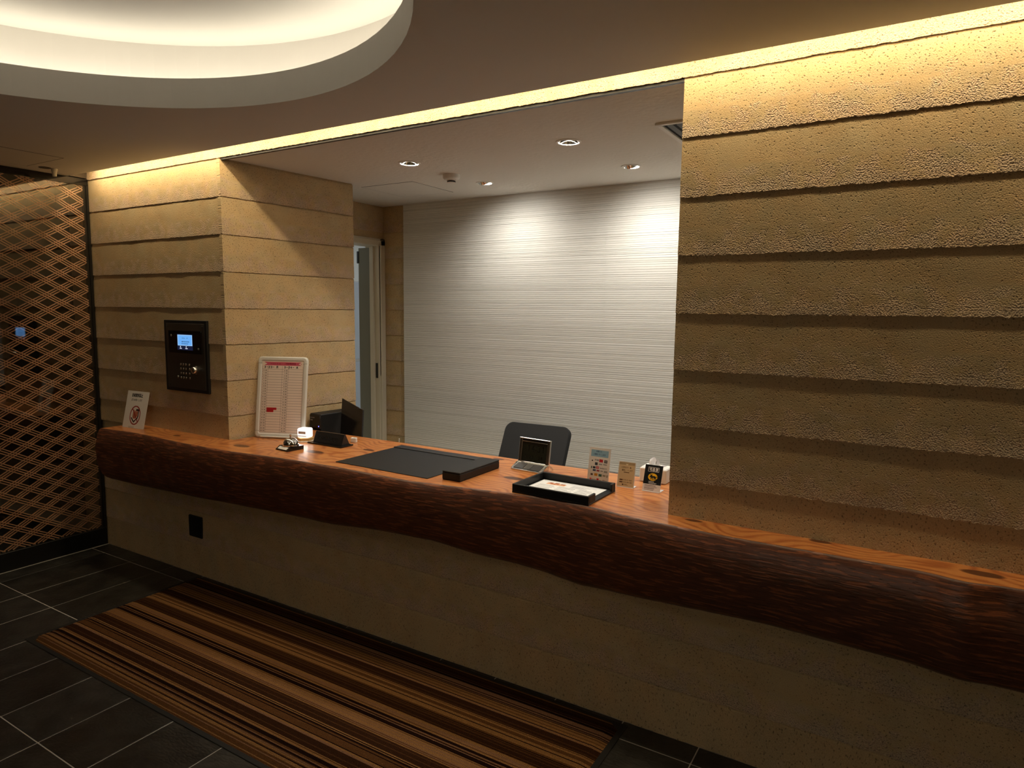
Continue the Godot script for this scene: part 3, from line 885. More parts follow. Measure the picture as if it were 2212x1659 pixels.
# ---------------------------------------------------------------- lattice screen
func build_screen() -> void:
	var z1 := 2.44
	var s := thing("lattice_screen", "dark framed glass screen with diagonal copper lattice of triple slats", "screen", Vector3(XL, 0, 0))
	var m := MB.new()
	m.box(Vector3(-0.05, 0.0, 0.002), Vector3(0.0, 0.115, z1), 0.002)
	part("bottom_rail", m, M.dark, s)
	m = MB.new()
	m.box(Vector3(-0.05, 2.362, 0.002), Vector3(0.0, 2.394, z1), 0.002)
	m.box(Vector3(-0.012, 2.352, 0.004), Vector3(0.004, 2.364, z1), 0.001)
	part("top_rail", m, mat(Color8(24, 22, 20), 0.12), s)
	m = MB.new()
	m.box(Vector3(-0.05, 0.115, 0.002), Vector3(0.0, 2.362, 0.018), 0.002)
	m.box(Vector3(-0.04, 0.115, 0.018), Vector3(-0.008, 2.362, 0.028), 0.001)
	part("post", m, mat(Color8(26, 24, 20), 0.3), s)
	m = MB.new()
	m.box(Vector3(-0.05, 0.115, z1 - 0.02), Vector3(0.0, 2.362, z1), 0.002)
	part("post", m, M.dark, s)
	m = MB.new()
	m.box(Vector3(-0.008, 0.115, 0.018), Vector3(-0.004, 2.362, z1 - 0.02))
	m.box(Vector3(-0.014, 0.115, 0.018), Vector3(-0.010, 2.362, z1 - 0.02))  # second pane, added to strengthen the reflections
	part("glass_pane", m, M.glass, s)
	var lo := Vector2(0.028, 0.117)
	var hi := Vector2(z1 - 0.022, 2.360)
	for fam in [1.0, -1.0]:
		var sl: float = 0.565 * fam
		var y0: float = 1.701 - sl * 0.026
		for k in range(-40, 42):
			for j in [-1, 0, 1]:
				var b: float = y0 + 0.0912 * k + 0.0155 * j
				# clip y = b + sl * z to the pane
				var za: float = lo.x
				var zb: float = hi.x
				var q0: float = (lo.y - b) / sl
				var q1: float = (hi.y - b) / sl
				za = maxf(za, minf(q0, q1)); zb = minf(zb, maxf(q0, q1))
				if zb - za < 0.02: continue
				var bar := MB.new()
				var a := Vector2(za, b + sl * za)
				var e := Vector2(zb, b + sl * zb)
				var len := a.distance_to(e)
				var dx := -0.020 if fam > 0 else -0.026
				bar.x = Transform3D(Basis(Vector3.RIGHT, -atan2(e.y - a.y, e.x - a.x)), Vector3(dx, (a.y + e.y) / 2, (a.x + e.x) / 2))
				bar.box(Vector3(-0.003, -0.0027, -len / 2), Vector3(0.003, 0.0027, len / 2))
				part("slat", bar, M.copper, s)

# ---------------------------------------------------------------- ceiling fittings
func build_fittings() -> void:
	var cool := Color(1.0, 0.975, 0.93)
	for k in 3:
		var at := Vector3([-2.446, -1.475, -0.504][k], HEAD, -0.59)
		var d := thing("downlight", ["round recessed downlight near the smoke detector in the niche ceiling", "round recessed downlight near the air vent in the niche ceiling", "recessed downlight in the niche ceiling hidden behind the right pier"][k], "downlight", at, 0, "recessed downlights over the counter")
		var m := MB.new()
		m.lathe([Vector2(0.050, 0.0), Vector2(0.050, -0.0035), Vector2(0.060, -0.002), Vector2(0.0615, 0.0)].map(func(q): return Vector2(q.x, q.y)), 40)
		m.lathe([Vector2(0.0615, 0.0), Vector2(0.060, -0.0035), Vector2(0.050, -0.004), Vector2(0.0495, 0.0)], 40)
		part("trim_ring", m, M.white, d)
		m = MB.new()
		m.lathe([Vector2(0.026, 0.075), Vector2(0.034, 0.055), Vector2(0.043, 0.03), Vector2(0.0495, 0.0)], 16, Vector3.ZERO, false)
		part("reflector", m, M.chrome, d)
		m = MB.new()
		m.lathe([Vector2(0.0005, 0.066), Vector2(0.026, 0.070), Vector2(0.026, 0.074)], 24)
		part("lamp_lens", m, glow(cool, 9.0), d)
		spot("downlight_beam", Vector3(0, 0.055, 0), Vector3.DOWN, 66.0, cool, 0.95, 0.03, d)
	for k in 3:
		var at := Vector3([-2.395, -1.414, -0.433][k], HEAD, [-1.258, -1.235, -1.235][k])
		var d := thing("wall_washer", ["small tilted spotlight between the smoke detector and the white ribbed wall", "small tilted spotlight in the niche ceiling close to the right pier", "tilted spotlight in the niche ceiling hidden behind the right pier"][k], "spotlight", at, 0, "tilted spotlights along the ribbed wall")
		var m := MB.new()
		m.lathe([Vector2(0.056, 0.0), Vector2(0.054, -0.0035), Vector2(0.045, -0.004), Vector2(0.0445, 0.0)], 40)
		part("trim_ring", m, M.white, d)
		m = MB.new()
		m.x = Transform3D(Basis(Vector3.RIGHT, 0.62), Vector3(0, 0.012, 0.004))
		m.lathe([Vector2(0.0005, 0.06), Vector2(0.034, 0.06), Vector2(0.036, 0.05), Vector2(0.036, -0.012)], 28)
		m.lathe([Vector2(0.036, -0.012), Vector2(0.031, -0.013), Vector2(0.024, 0.010)], 28)
		part("barrel", m, M.chrome, d)
		m = MB.new()
		m.x = Transform3D(Basis(Vector3.RIGHT, 0.62), Vector3(0, 0.012, 0.004))
		m.lathe([Vector2(0.0005, 0.006), Vector2(0.024, 0.006), Vector2(0.024, 0.012)], 24)
		part("lamp_lens", m, glow(cool, 9.0), d)
		var dir := Vector3([0.10, 0.05, 0.0][k], -0.91, -0.38)
		spot("washer_beam", Vector3(0, 0.010, 0) + dir.normalized() * 0.012, dir, 74.0, cool, [0.62, 0.80, 0.80][k], 0.03, d)
	var sm := thing("smoke_detector", "white round smoke detector with dark sensing slots on niche ceiling", "smoke detector", Vector3(-2.43, HEAD, -0.954))
	var m := MB.new()
	m.lathe([Vector2(0.040, -0.030), Vector2(0.048, -0.024), Vector2(0.050, -0.018), Vector2(0.050, 0.0)], 40)
	m.lathe([Vector2(0.0005, -0.030), Vector2(0.040, -0.030)], 40)
	part("base", m, M.white, sm)
	m = MB.new()
	m.lathe([Vector2(0.0005, -0.049), Vector2(0.018, -0.049), Vector2(0.024, -0.046), Vector2(0.024, -0.0445)], 32)
	m.lathe([Vector2(0.026, -0.036), Vector2(0.026, -0.030)], 32)
	part("cap", m, M.white, sm)
	m = MB.new()
	m.lathe([Vector2(0.021, -0.045), Vector2(0.021, -0.035)], 32)
	for i in 8:
		var t := TAU * i / 8
		m.box(Vector3(0.022 * cos(t) - 0.002, -0.045, 0.022 * sin(t) - 0.002), Vector3(0.022 * cos(t) + 0.002, -0.035, 0.022 * sin(t) + 0.002))
	part("sensing_slots", m, M.dark, sm)
	# access hatches
	var hat := thing("access_hatch", "square flush access hatch in the white niche ceiling", "hatch", Vector3(-2.985, HEAD, -1.22))
	m = MB.new()
	m.box(Vector3(-0.212, -0.0015, -0.212), Vector3(0.212, 0.0, 0.212), 0.0006)
	part("panel", m, M.niche_ceil, hat)
	m = MB.new()
	for e in [[-0.216, -0.216, 0.216, -0.213], [-0.216, 0.213, 0.216, 0.216], [-0.216, -0.213, -0.213, 0.213], [0.213, -0.213, 0.216, 0.213]]:
		m.box(Vector3(e[0], -0.0009, e[1]), Vector3(e[2], 0.0, e[3]))
	part("gap_frame", m, M.dark, hat)
	hat = thing("access_hatch", "flush access hatch in the lobby ceiling above the lattice screen", "hatch", Vector3(-4.27, CEIL, 0.60))
	m = MB.new()
	m.box(Vector3(-0.205, -0.0015, -0.205), Vector3(0.205, 0.0, 0.205), 0.0006)
	part("panel", m, M.ceil, hat)
	m = MB.new()
	for e in [[-0.209, -0.210, 0.209, -0.206], [-0.209, 0.206, 0.209, 0.209], [-0.209, -0.206, -0.206, 0.206], [0.206, -0.206, 0.209, 0.206]]:
		m.box(Vector3(e[0], -0.001, e[1]), Vector3(e[2], 0.0, e[3]))
	part("gap_frame", m, M.dark, hat)
	var sp := thing("sprinkler_head", "small white sprinkler cup hanging from the lobby ceiling by the lattice screen", "sprinkler", Vector3(-4.425, CEIL, 0.272))
	m = MB.new()
	m.lathe([Vector2(0.0005, -0.044), Vector2(0.011, -0.044), Vector2(0.012, -0.03), Vector2(0.017, -0.004), Vector2(0.017, 0.0)], 24)
	part("cup", m, M.white, sp)
	m = MB.new()
	m.lathe([Vector2(0.0005, -0.003), Vector2(0.030, -0.003), Vector2(0.032, 0.0)], 32, Vector3(-0.01, 0, 0.045))
	part("cover_plate", m, M.brushed, sp)
	# air vent
	var av := thing("air_vent", "square ceiling air vent with white frame and dark louvers", "air vent", Vector3(-1.015, HEAD, -0.483))
	m = MB.new()
	var W := 0.42
	var f := 0.022
	m.box(Vector3(0, -0.010, -f), Vector3(W, 0, 0), 0.002)
	m.box(Vector3(0, -0.010, -W), Vector3(W, 0, -W + f), 0.002)
	m.box(Vector3(0, -0.010, -W + f), Vector3(f, 0, -f), 0.002)
	m.box(Vector3(W - f, -0.010, -W + f), Vector3(W, 0, -f), 0.002)
	part("frame", m, M.white, av)
	m = MB.new()
	m.box(Vector3(f, -0.002, -W + f), Vector3(W - f, 0.0, -f))
	part("back_plate", m, mat(Color8(6, 6, 6), 0.9), av)
	for i in 9:
		m = MB.new()
		m.x = Transform3D(Basis(Vector3.BACK, 0.6), Vector3(f + 0.03 + 0.040 * i, -0.006, -W / 2))
		m.box(Vector3(-0.009, -0.001, -W / 2 + f), Vector3(0.009, 0.001, W / 2 - f))
		part("louver", m, mat(Color8(64, 60, 56), 0.5), av)

# ---------------------------------------------------------------- rug, outlet, intercom
func build_rug() -> void:
	var r := thing("doormat", "long brown and tan striped mat lying along the counter wall", "mat", Vector3(-2.215, 0, 0.476))
	var m := MB.new()
	var hx := 1.335
	var hz := 0.440
	var P := []
	var T := []
	for j in 25:
		var row := PackedVector3Array()
		var tr := PackedVector2Array()
		for i in 61:
			var a := float(i) / 60
			var b := float(j) / 24
			var rim := minf(minf(a, 1 - a) * 60.0, minf(b, 1 - b) * 24.0)
			row.append(Vector3(lerpf(-hx, hx, a), 0.0025 + 0.006 * clampf(rim, 0, 1), lerpf(-hz, hz, b)))
			tr.append(Vector2(a * 3.0, b * 0.998 + 0.001))
		P.append(row); T.append(tr)
	m.grid(P, T, Vector3.UP)
	part("pile", m, M.rug, r)
	m = MB.new()
	m.box(Vector3(-hx - 0.018, 0.0005, -hz - 0.014), Vector3(hx + 0.018, 0.0032, hz + 0.016), 0.0012)
	part("rubber_edge", m, mat(Color8(20, 19, 18), 0.6), r)

func build_wall_items() -> void:
	var o := thing("wall_outlet", "small black square plate set into the earth wall under the counter", "outlet", Vector3(-3.604, 0.295, 0.0))
	var m := MB.new()
	m.prism(rounded(0.126, 0.130, 0.006), -0.01, 0.006, 0.002)
	part("plate", m, M.black, o)
	m = MB.new()
	m.prism(rounded(0.104, 0.108, 0.004), 0.006, 0.0075, 0.001)
	part("cover", m, mat(Color8(9, 9, 10), 0.35), o)

	var p := thing("intercom_panel", "black framed intercom panel with lit blue screen and keypad on earth wall", "intercom", Vector3(-3.615, 1.310, 0.0))
	m = MB.new()
	m.prism(rounded(0.404, 0.414, 0.004), -0.012, 0.013, 0.002)
	part("frame", m, M.black, p)
	m = MB.new()
	m.prism(rounded(0.362, 0.376, 0.003), 0.013, 0.0145, 0.0006)
	var pl := part("face_plate", m, M.brushed, p)
	for e in [[-0.164, 0.172], [0.164, 0.172], [-0.164, -0.172], [0.164, -0.172]]:
		m = MB.new()
		m.x = Transform3D(Basis(Vector3.RIGHT, PI / 2), Vector3(e[0], e[1], 0.0145))
		m.lathe([Vector2(0.005, 0), Vector2(0.004, 0.0015), Vector2(0.0003, 0.0018)], 12)
		part("screw", m, M.dark, pl)
	var un := Node3D.new()
	m = MB.new()
	m.prism(rounded(0.312, 0.130, 0.004), 0.0145, 0.0195, 0.0015)
	un = part("display_unit", m, M.gloss, p)
	un.position = Vector3(0.004, 0.082, 0)
	# screen
	var im := Image.create(160, 160, false, Image.FORMAT_RGB8)
	im.fill(Color8(24, 30, 56))
	im.fill_rect(Rect2i(4, 8, 152, 108), Color8(168, 212, 255))
	im.fill_rect(Rect2i(10, 14, 140, 96), Color8(110, 178, 250))
	write(im, "CALL ID", Vector2(50, 36), Vector2(8, 10), 1.6, Color8(60, 100, 150))
	write(im, "00101010", Vector2(46, 72), Vector2(9, 10), 2.6, Color8(40, 70, 110))
	write(im, "00000000", Vector2(44, 92), Vector2(8, 9), 1.6, Color8(50, 84, 130))
	for q in [[28, 22], [88, 24]]:
		im.fill_rect(Rect2i(q[0], 122, 8, 12), Color8(235, 240, 255))
		im.fill_rect(Rect2i(q[0] - q[1] / 4, 140, q[1], 8), Color8(225, 230, 250))
	var sm := mat(Color.BLACK, 0.25)
	sm.emission_enabled = true
	sm.emission = Color.BLACK
	sm.emission_texture = ImageTexture.create_from_image(im)
	sm.emission_energy_multiplier = 0.95
	m = MB.new()
	m.quad(Vector3(-0.070, -0.046, 0.0198), Vector3(0.076, -0.046, 0.0198), Vector3(0.076, 0.046, 0.0198), Vector3(-0.070, 0.046, 0.0198), Vector3.BACK, [Vector2(0, 1), Vector2(1, 1), Vector2(1, 0), Vector2(0, 0)])
	part("screen", m, sm, un)
	area_light("screen_light", Vector3(0.003, 0.006, 0.022), Vector2(0.14, 0.06), Vector3.BACK, Color(0.5, 0.72, 1.0), 0.002, un)
	for e in [[-0.128, 0.036], [0.128, -0.036]]:
		m = MB.new()
		m.x = Transform3D(Basis(Vector3.RIGHT, PI / 2).scaled(Vector3(1, 1, 1)), Vector3(e[0], e[1], 0.0195))
		m.lathe([Vector2(0.007, 0), Vector2(0.006, 0.0015), Vector2(0.0003, 0.002)], 16)
		part("sensor", m, mat(Color8(120, 118, 112), 0.4), un)
	for r in 4:
		for c in 4:
			m = MB.new()
			m.prism(rounded(0.012, 0.013, 0.003, 3), 0.0145, 0.0185, 0.0015)
			var b := part("key", m, M.steel, pl)
			b.position = Vector3(-0.046 + 0.024 * c + (0.010 if c == 3 else 0.0), -0.048 - 0.026 * r, 0)
	m = MB.new()
	m.x = Transform3D(Basis(Vector3.RIGHT, PI / 2), Vector3(0.100, -0.075, 0.0145))
	m.lathe([Vector2(0.024, 0), Vector2(0.024, 0.004), Vector2(0.020, 0.006), Vector2(0.019, 0.024), Vector2(0.016, 0.027), Vector2(0.0003, 0.027)], 28)
	var lk := part("lock_cylinder", m, M.steel, pl)
	m = MB.new()
	m.box(Vector3(0.098, -0.081, 0.0405), Vector3(0.102, -0.069, 0.0420))
	part("keyhole", m, M.dark, lk)
	m = MB.new()
	m.x = Transform3D(Basis(Vector3.RIGHT, PI / 2), Vector3(-0.080, -0.122, 0.0145))
	m.lathe([Vector2(0.007, 0), Vector2(0.005, 0.003), Vector2(0.0003, 0.0035)], 14)
	part("indicator", m, M.steel, pl)

# ---------------------------------------------------------------- things on the counter
func leaning(x: float, z: float, yaw: float, lean: float, y := CT) -> Transform3D:
	return Transform3D(Basis(Vector3.UP, yaw) * Basis(Vector3.RIGHT, -lean), Vector3(x, y, z))

# an upright sheet: origin at the lower left corner, in the sheet's own plane
func sheet(m: MB, w: float, h: float, z: float) -> void:
	m.quad(Vector3(0, 0, z), Vector3(w, 0, z), Vector3(w, h, z), Vector3(0, h, z), Vector3.BACK, [Vector2(0, 1), Vector2(1, 1), Vector2(1, 0), Vector2(0, 0)])

func build_board() -> void:
	var t := thing("schedule_board", "upright white framed schedule board with ruled hourly rows and pink heading", "board")
	t.transform = leaning(-3.205, -0.128, 0.40, 0.155, CT + 0.002)
	var W := 0.300
	var H := 0.462
	var m := MB.new()
	m.x = Transform3D(Basis.IDENTITY, Vector3(W / 2, H / 2, 0))
	var out := rounded(W, H, 0.022, 6)
	var inn := rounded(W - 0.05, H - 0.052, 0.008, 6)
	for i in out.size():
		var j := (i + 1) % out.size()
		var f := func(p: Vector2, z: float) -> Vector3: return Vector3(p.x, p.y, z)
		var mo := func(p: Vector2, q: Vector2) -> Vector2: return p.lerp(q, 0.25)
		var oi: Vector2 = mo.call(out[i], inn[i])
		var oj: Vector2 = mo.call(out[j], inn[j])
		var ni: Vector2 = mo.call(inn[i], out[i])
		var nj: Vector2 = mo.call(inn[j], out[j])
		m.quad(f.call(out[i], 0.0), f.call(out[j], 0.0), f.call(out[j], 0.008), f.call(out[i], 0.008), Vector3(out[i].x, out[i].y, 0))
		m.quad(f.call(out[i], 0.008), f.call(out[j], 0.008), f.call(oj, 0.013), f.call(oi, 0.013), Vector3(out[i].x, out[i].y, 0.2))
		m.quad(f.call(oi, 0.013), f.call(oj, 0.013), f.call(nj, 0.013), f.call(ni, 0.013), Vector3.BACK)
		m.quad(f.call(ni, 0.013), f.call(nj, 0.013), f.call(inn[j], 0.009), f.call(inn[i], 0.009), Vector3(-inn[i].x, -inn[i].y, 0.2))
		m.quad(f.call(out[i], 0.0), f.call(out[j], 0.0), Vector3.ZERO, Vector3.ZERO + Vector3(0, 0.0001, 0), Vector3.FORWARD)
	part("frame", m, mat(Color8(216, 214, 208), 0.35), t)
	for e in [[0, 0], [1, 0], [0, 1], [1, 1]]:
		m = MB.new()
		var cx: float = 0.0145 if e[0] == 0 else W - 0.0145
		var cy: float = 0.038 if e[1] == 0 else H - 0.038
		m.box(Vector3(cx - 0.0125, cy - 0.001, 0.0125), Vector3(cx + 0.0125, cy + 0.001, 0.0134))
		part("corner_joint", m, mat(Color8(150, 148, 142), 0.5), t)
	# printed sheet
	var im := Image.create(416, 672, false, Image.FORMAT_RGB8)
	im.fill(Color8(234, 218, 208))
	var ink := Color8(70, 58, 54)
	var rule := Color8(122, 104, 100)
	im.fill_rect(Rect2i(20, 8, 376, 32), Color8(206, 92, 116))
	for k in 16:
		im.fill_rect(Rect2i(8, 8 + k, 12 + k * 2, 1), Color8(234, 218, 208)); im.fill_rect(Rect2i(8, 39 - k, 12 + k * 2, 1), Color8(234, 218, 208))
		im.fill_rect(Rect2i(396 - k * 2, 8 + k, 20, 1), Color8(234, 218, 208)); im.fill_rect(Rect2i(396 - k * 2, 39 - k, 20, 1), Color8(234, 218, 208))
	write(im, "ファミリールーム", Vector2(82, 17), Vector2(12, 14), 2.0, Color8(140, 30, 54))
	write(im, "ご利用物使用自", Vector2(226, 15), Vector2(15, 17), 2.4, Color8(120, 16, 40))
	write(im, "3-23-", Vector2(22, 46), Vector2(17, 21), 4.0, Color8(20, 18, 18), 1.25)
	write(im, "月", Vector2(142, 45), Vector2(22, 23), 4.0, Color8(20, 18, 18))
	write(im, "3-24-", Vector2(222, 46), Vector2(17, 21), 4.0, Color8(20, 18, 18), 1.25)
	write(im, "火", Vector2(342, 45), Vector2(22, 23), 4.0, Color8(20, 18, 18))
	var y0 := 74.0
	var dy := 24.6
	for r in 25:
		im.fill_rect(Rect2i(4, int(y0 + dy * r), 408, 2), rule)
		if r < 24:
			for c in 2:
				write(im, "%d:00" % r, Vector2((10 if r > 9 else 16) + 208 * c, y0 + dy * r + 8), Vector2(8, 10), 1.8, ink)
	for X in [4, 60, 204, 266, 411]:
		im.fill_rect(Rect2i(X, int(y0) - 30, 2, 622), rule)
	m = MB.new()
	m.x = Transform3D(Basis.IDENTITY, Vector3(0.025, 0.026, 0))
	sheet(m, W - 0.05, H - 0.052, 0.0092)
	part("printed_sheet", m, pic(im, 0.45, 0.4), t)
	m = MB.new()
	var red := Color8(178, 24, 34)
	m.box(Vector3(0.064, 0.158, 0.0092), Vector3(0.124, 0.171, 0.0100), 0.0003)
	m.box(Vector3(0.064, 0.145, 0.0092), Vector3(0.106, 0.1585, 0.0100), 0.0003)
	part("booking_label", m, mat(red, 0.5), t)
	m = MB.new()
	m.box(Vector3(0.04, 0.002, 0.013), Vector3(W - 0.065, 0.008, 0.024), 0.002)
	part("pen_ledge", m, mat(Color8(222, 220, 214), 0.35), t)

func build_notice() -> void:
	var t := thing("notice_card", "white paper notice with red prohibition circle leaning at the counter's end below the intercom", "notice")
	t.transform = leaning(-4.144, 0.109, 0.078, 0.228, CT + 0.001)
	var m := MB.new()
	m.x = Transform3D(Basis.IDENTITY, Vector3(0.1, 0.113, -0.002))
	m.prism(rounded(0.2, 0.226, 0.002, 2), 0.0, 0.0015, 0.0003)
	part("card", m, M.paper, t)
	var im := Image.create(256, 288, false, Image.FORMAT_RGB8)
	im.fill(Color8(228, 222, 216))
	write(im, "自家使用禁止", Vector2(56, 20), Vector2(21, 26), 4.2, Color8(26, 20, 20), 1.05)
	write(im, "自でお利いします", Vector2(58, 60), Vector2(15, 18), 1.8, Color8(80, 72, 68), 1.08)
	# hand over a box under the barred ring
	im.fill_rect(Rect2i(102, 160, 58, 54), Color8(178, 104, 78))
	for k in 4: im.fill_rect(Rect2i(104 + k * 14, 146 + (k % 2) * 5, 11, 30), Color8(186, 112, 84))
	im.fill_rect(Rect2i(134, 138, 40, 14), Color8(46, 28, 28))
	stroke(im, [164, 150, 168, 190, 158, 214], Vector2.ZERO, Vector2.ONE, 9.0, Color8(46, 28, 28))
	stroke(im, [92, 210, 124, 240, 160, 206], Vector2.ZERO, Vector2.ONE, 9.0, Color8(46, 28, 28))
	stroke(im, [92, 200, 124, 228, 156, 198], Vector2.ZERO, Vector2.ONE, 5.0, Color8(240, 236, 230))
	var ring := []
	for i in 41: ring.append_array([130.0 + 58.0 * cos(TAU * i / 40), 188.0 + 70.0 * sin(TAU * i / 40)])
	stroke(im, ring, Vector2.ZERO, Vector2.ONE, 8.0, Color8(150, 44, 38))
	stroke(im, [90, 138, 170, 238], Vector2.ZERO, Vector2.ONE, 7.0, Color8(150, 44, 38))
	m = MB.new()
	sheet(m, 0.2, 0.226, 0.0)
	part("print", m, pic(im, 0.7, 0.3), t)
	m = MB.new()
	m.box(Vector3(0.06, 0.0, 0.0002), Vector3(0.11, 0.012, 0.004), 0.0008)
	part("clip", m, M.acrylic, t)

func build_stationery() -> void:
	# desk mat, turned a little
	var t := thing("desk_mat", "flat black leather writing mat with raised strip along its back edge", "desk mat", Vector3(-2.075, CT, -0.160), -0.02)
	var m := MB.new()
	m.box(Vector3(-0.285, 0.0004, -0.235), Vector3(0.285, 0.0035, 0.235), 0.001)
	part("pad", m, M.leather, t)
	m = MB.new()
	m.box(Vector3(-0.285, 0.0035, -0.235), Vector3(0.305, 0.0075, -0.175), 0.0012)
	part("back_strip", m, mat(Color8(40, 41, 46), 0.4), t)
	t = thing("pen_box", "long low black leather box standing along the right edge of the writing mat", "box", Vector3(-1.690, CT, -0.108), 0.0)
	m = MB.new()
	m.box(Vector3(-0.048, 0.0036, -0.158), Vector3(0.048, 0.034, 0.158), 0.0025)
	m.box(Vector3(-0.046, 0.0004, -0.156), Vector3(0.046, 0.0037, 0.156))
	part("body", m, M.leather, t)
	m = MB.new()
	m.box(Vector3(-0.048, 0.0345, -0.158), Vector3(0.048, 0.041, 0.158), 0.002)
	part("lid", m, M.leather, t)
	# letter tray
	t = thing("letter_tray", "black leather letter tray with open right side holding a printed sheet", "tray", Vector3(-1.200, CT, -0.062), -0.02)
	var hx := 0.172
	var hz := 0.126
	m = MB.new()
	m.box(Vector3(-hx, 0.0005, -hz), Vector3(hx, 0.007, hz), 0.001)
	part("floor_panel", m, M.leather, t)
	for e in [[-hx, hz - 0.010, hx, hz], [-hx, -hz, hx, -hz + 0.010], [-hx, -hz + 0.010, -hx + 0.010, hz - 0.010], [hx - 0.010, hz - 0.062, hx, hz - 0.010], [hx - 0.010, -hz + 0.010, hx, -hz + 0.034]]:
		m = MB.new()
		m.box(Vector3(e[0], 0.0065, e[1]), Vector3(e[2], 0.037, e[3]), 0.0018)
		part("wall_panel", m, M.leather, t)
	var im := Image.create(512, 352, false, Image.FORMAT_RGB8)
	im.fill(Color8(238, 238, 236))
	im.fill_rect(Rect2i(14, 12, 484, 3), Color8(120, 128, 140)); im.fill_rect(Rect2i(14, 20, 484, 2), Color8(150, 158, 168))
	im.fill_rect(Rect2i(70, 52, 150, 44), Color8(226, 176, 140))
	for q in [[82, 44, 30, 26], [126, 40, 34, 34], [176, 46, 34, 24], [100, 70, 40, 18]]: im.fill_rect(Rect2i(q[0], q[1], q[2], q[3]), Color8(176, 104, 70))
	rng.seed = 5
	for r in 9:
		for c in 3:
			im.fill_rect(Rect2i(36 + c * 158, 120 + r * 24, int(rng.randf_range(90, 138)), 6), Color8(96, 92, 94) if r % 3 == 0 else Color8(150, 148, 150))
	for r in 5: im.fill_rect(Rect2i(270, 44 + r * 13, int(rng.randf_range(90, 190)), 4), Color8(140, 140, 146))
	var pp := thing("printed_sheet", "printed white sheet lying inside the black letter tray", "paper", Vector3(-1.205, CT + 0.0082, -0.062), -0.02)
	m = MB.new()
	m.quad(Vector3(-0.148, 0, -0.105), Vector3(0.148, 0, -0.105), Vector3(0.148, 0, 0.105), Vector3(-0.148, 0, 0.105), Vector3.UP, [Vector2(0, 0), Vector2(1, 0), Vector2(1, 1), Vector2(0, 1)])
	m.box(Vector3(-0.148, -0.0008, -0.105), Vector3(0.148, -0.0002, 0.105))
	part("sheet", m, pic(im, 0.7, 0.3), pp)

func build_clock() -> void:
	var t := thing("desk_clock", "silver framed digital desk clock with dark display and sloping base", "clock", Vector3(-1.500, CT, -0.335), -0.10)
	var m := MB.new()
	var up := Transform3D(Basis(Vector3.RIGHT, -0.14), Vector3(0, 0.020, 0))
	m.x = up
	m.box(Vector3(-0.070, 0.012, -0.010), Vector3(0.070, 0.105, -0.004), 0.001)
	part("back_plate", m, M.brushed, t)
	m = MB.new()
	m.x = up
	for s in [-1.0, 1.0]:
		m.box(Vector3(s * 0.078 - 0.0085, 0.0, -0.010), Vector3(s * 0.078 + 0.0085, 0.122, 0.004), 0.0025)
	m.box(Vector3(-0.086, 0.118, -0.011), Vector3(0.086, 0.123, 0.005), 0.0015)
	m.box(Vector3(-0.070, 0.1045, -0.009), Vector3(0.070, 0.108, 0.003), 0.001)
	m.box(Vector3(-0.070, 0.0085, -0.009), Vector3(0.070, 0.0125, 0.003), 0.001)
	part("frame", m, M.steel, t)
	m = MB.new()
	m.x = up
	m.box(Vector3(-0.0692, 0.108, -0.009), Vector3(0.0692, 0.118, -0.002))
	part("gap_panel", m, M.dark, t)
	var im := Image.create(256, 176, false, Image.FORMAT_RGB8)
	im.fill(Color8(40, 42, 36))
	write(im, "14", Vector2(48, 20), Vector2(40, 66), 6.0, Color8(26, 28, 24), 1.15)
	write(im, "31", Vector2(150, 20), Vector2(40, 66), 6.0, Color8(26, 28, 24), 1.15)
	write(im, ":", Vector2(126, 26), Vector2(26, 54), 6.0, Color8(26, 28, 24))
	write(im, "3-23", Vector2(30, 116), Vector2(20, 34), 4.0, Color8(28, 30, 26))
	write(im, "24", Vector2(170, 116), Vector2(22, 34), 4.0, Color8(28, 30, 26))
	m = MB.new()
	m.x = up
	m.quad(Vector3(-0.070, 0.0125, -0.003), Vector3(0.070, 0.0125, -0.003), Vector3(0.070, 0.1045, -0.003), Vector3(-0.070, 0.1045, -0.003), Vector3.BACK, [Vector2(0, 1), Vector2(1, 1), Vector2(1, 0), Vector2(0, 0)])
	part("display", m, pic(im, 0.12, 0.5), t)
	# sloping front base
	m = MB.new()
	var q := PackedVector2Array([Vector2(-0.012, 0.0006), Vector2(0.066, 0.0006), Vector2(0.066, 0.007), Vector2(0.002, 0.030), Vector2(-0.012, 0.028)])
	m.x = Transform3D(Basis(Vector3(0, 0, 1), Vector3(0, 1, 0), Vector3(-1, 0, 0)), Vector3.ZERO)
	m.prism(q, -0.080, 0.080, 0.001)
	var base := part("base", m, M.steel, t)
	var slope := Transform3D(Basis(Vector3.RIGHT, atan2(0.023, 0.064)), Vector3(0, 0.030, 0.002))
	for e in [[-0.072, -0.020, 0], [-0.018, 0.018, 1], [0.020, 0.072, 0]]:
		m = MB.new()
		m.x = slope
		m.box(Vector3(e[0], 0.0004, 0.010), Vector3(e[1], 0.0024, 0.060), 0.001)
		part("button_pad", m, M.brushed if e[2] == 1 else mat(Color8(46, 42, 38), 0.4), base)
	m = MB.new()
	m.tube([Vector3(0.083, 0.006, 0.055), Vector3(0.084, 0.026, 0.012), Vector3(0.084, 0.030, 0.0), Vector3(0.086, 0.018, -0.02), Vector3(0.088, 0.005, -0.034)], 0.004, 10)
	m.tube([Vector3(-0.083, 0.006, 0.055), Vector3(-0.084, 0.026, 0.012), Vector3(-0.084, 0.030, 0.0), Vector3(-0.086, 0.018, -0.02), Vector3(-0.088, 0.005, -0.034)], 0.004, 10)
	part("side_legs", m, M.chrome, t)

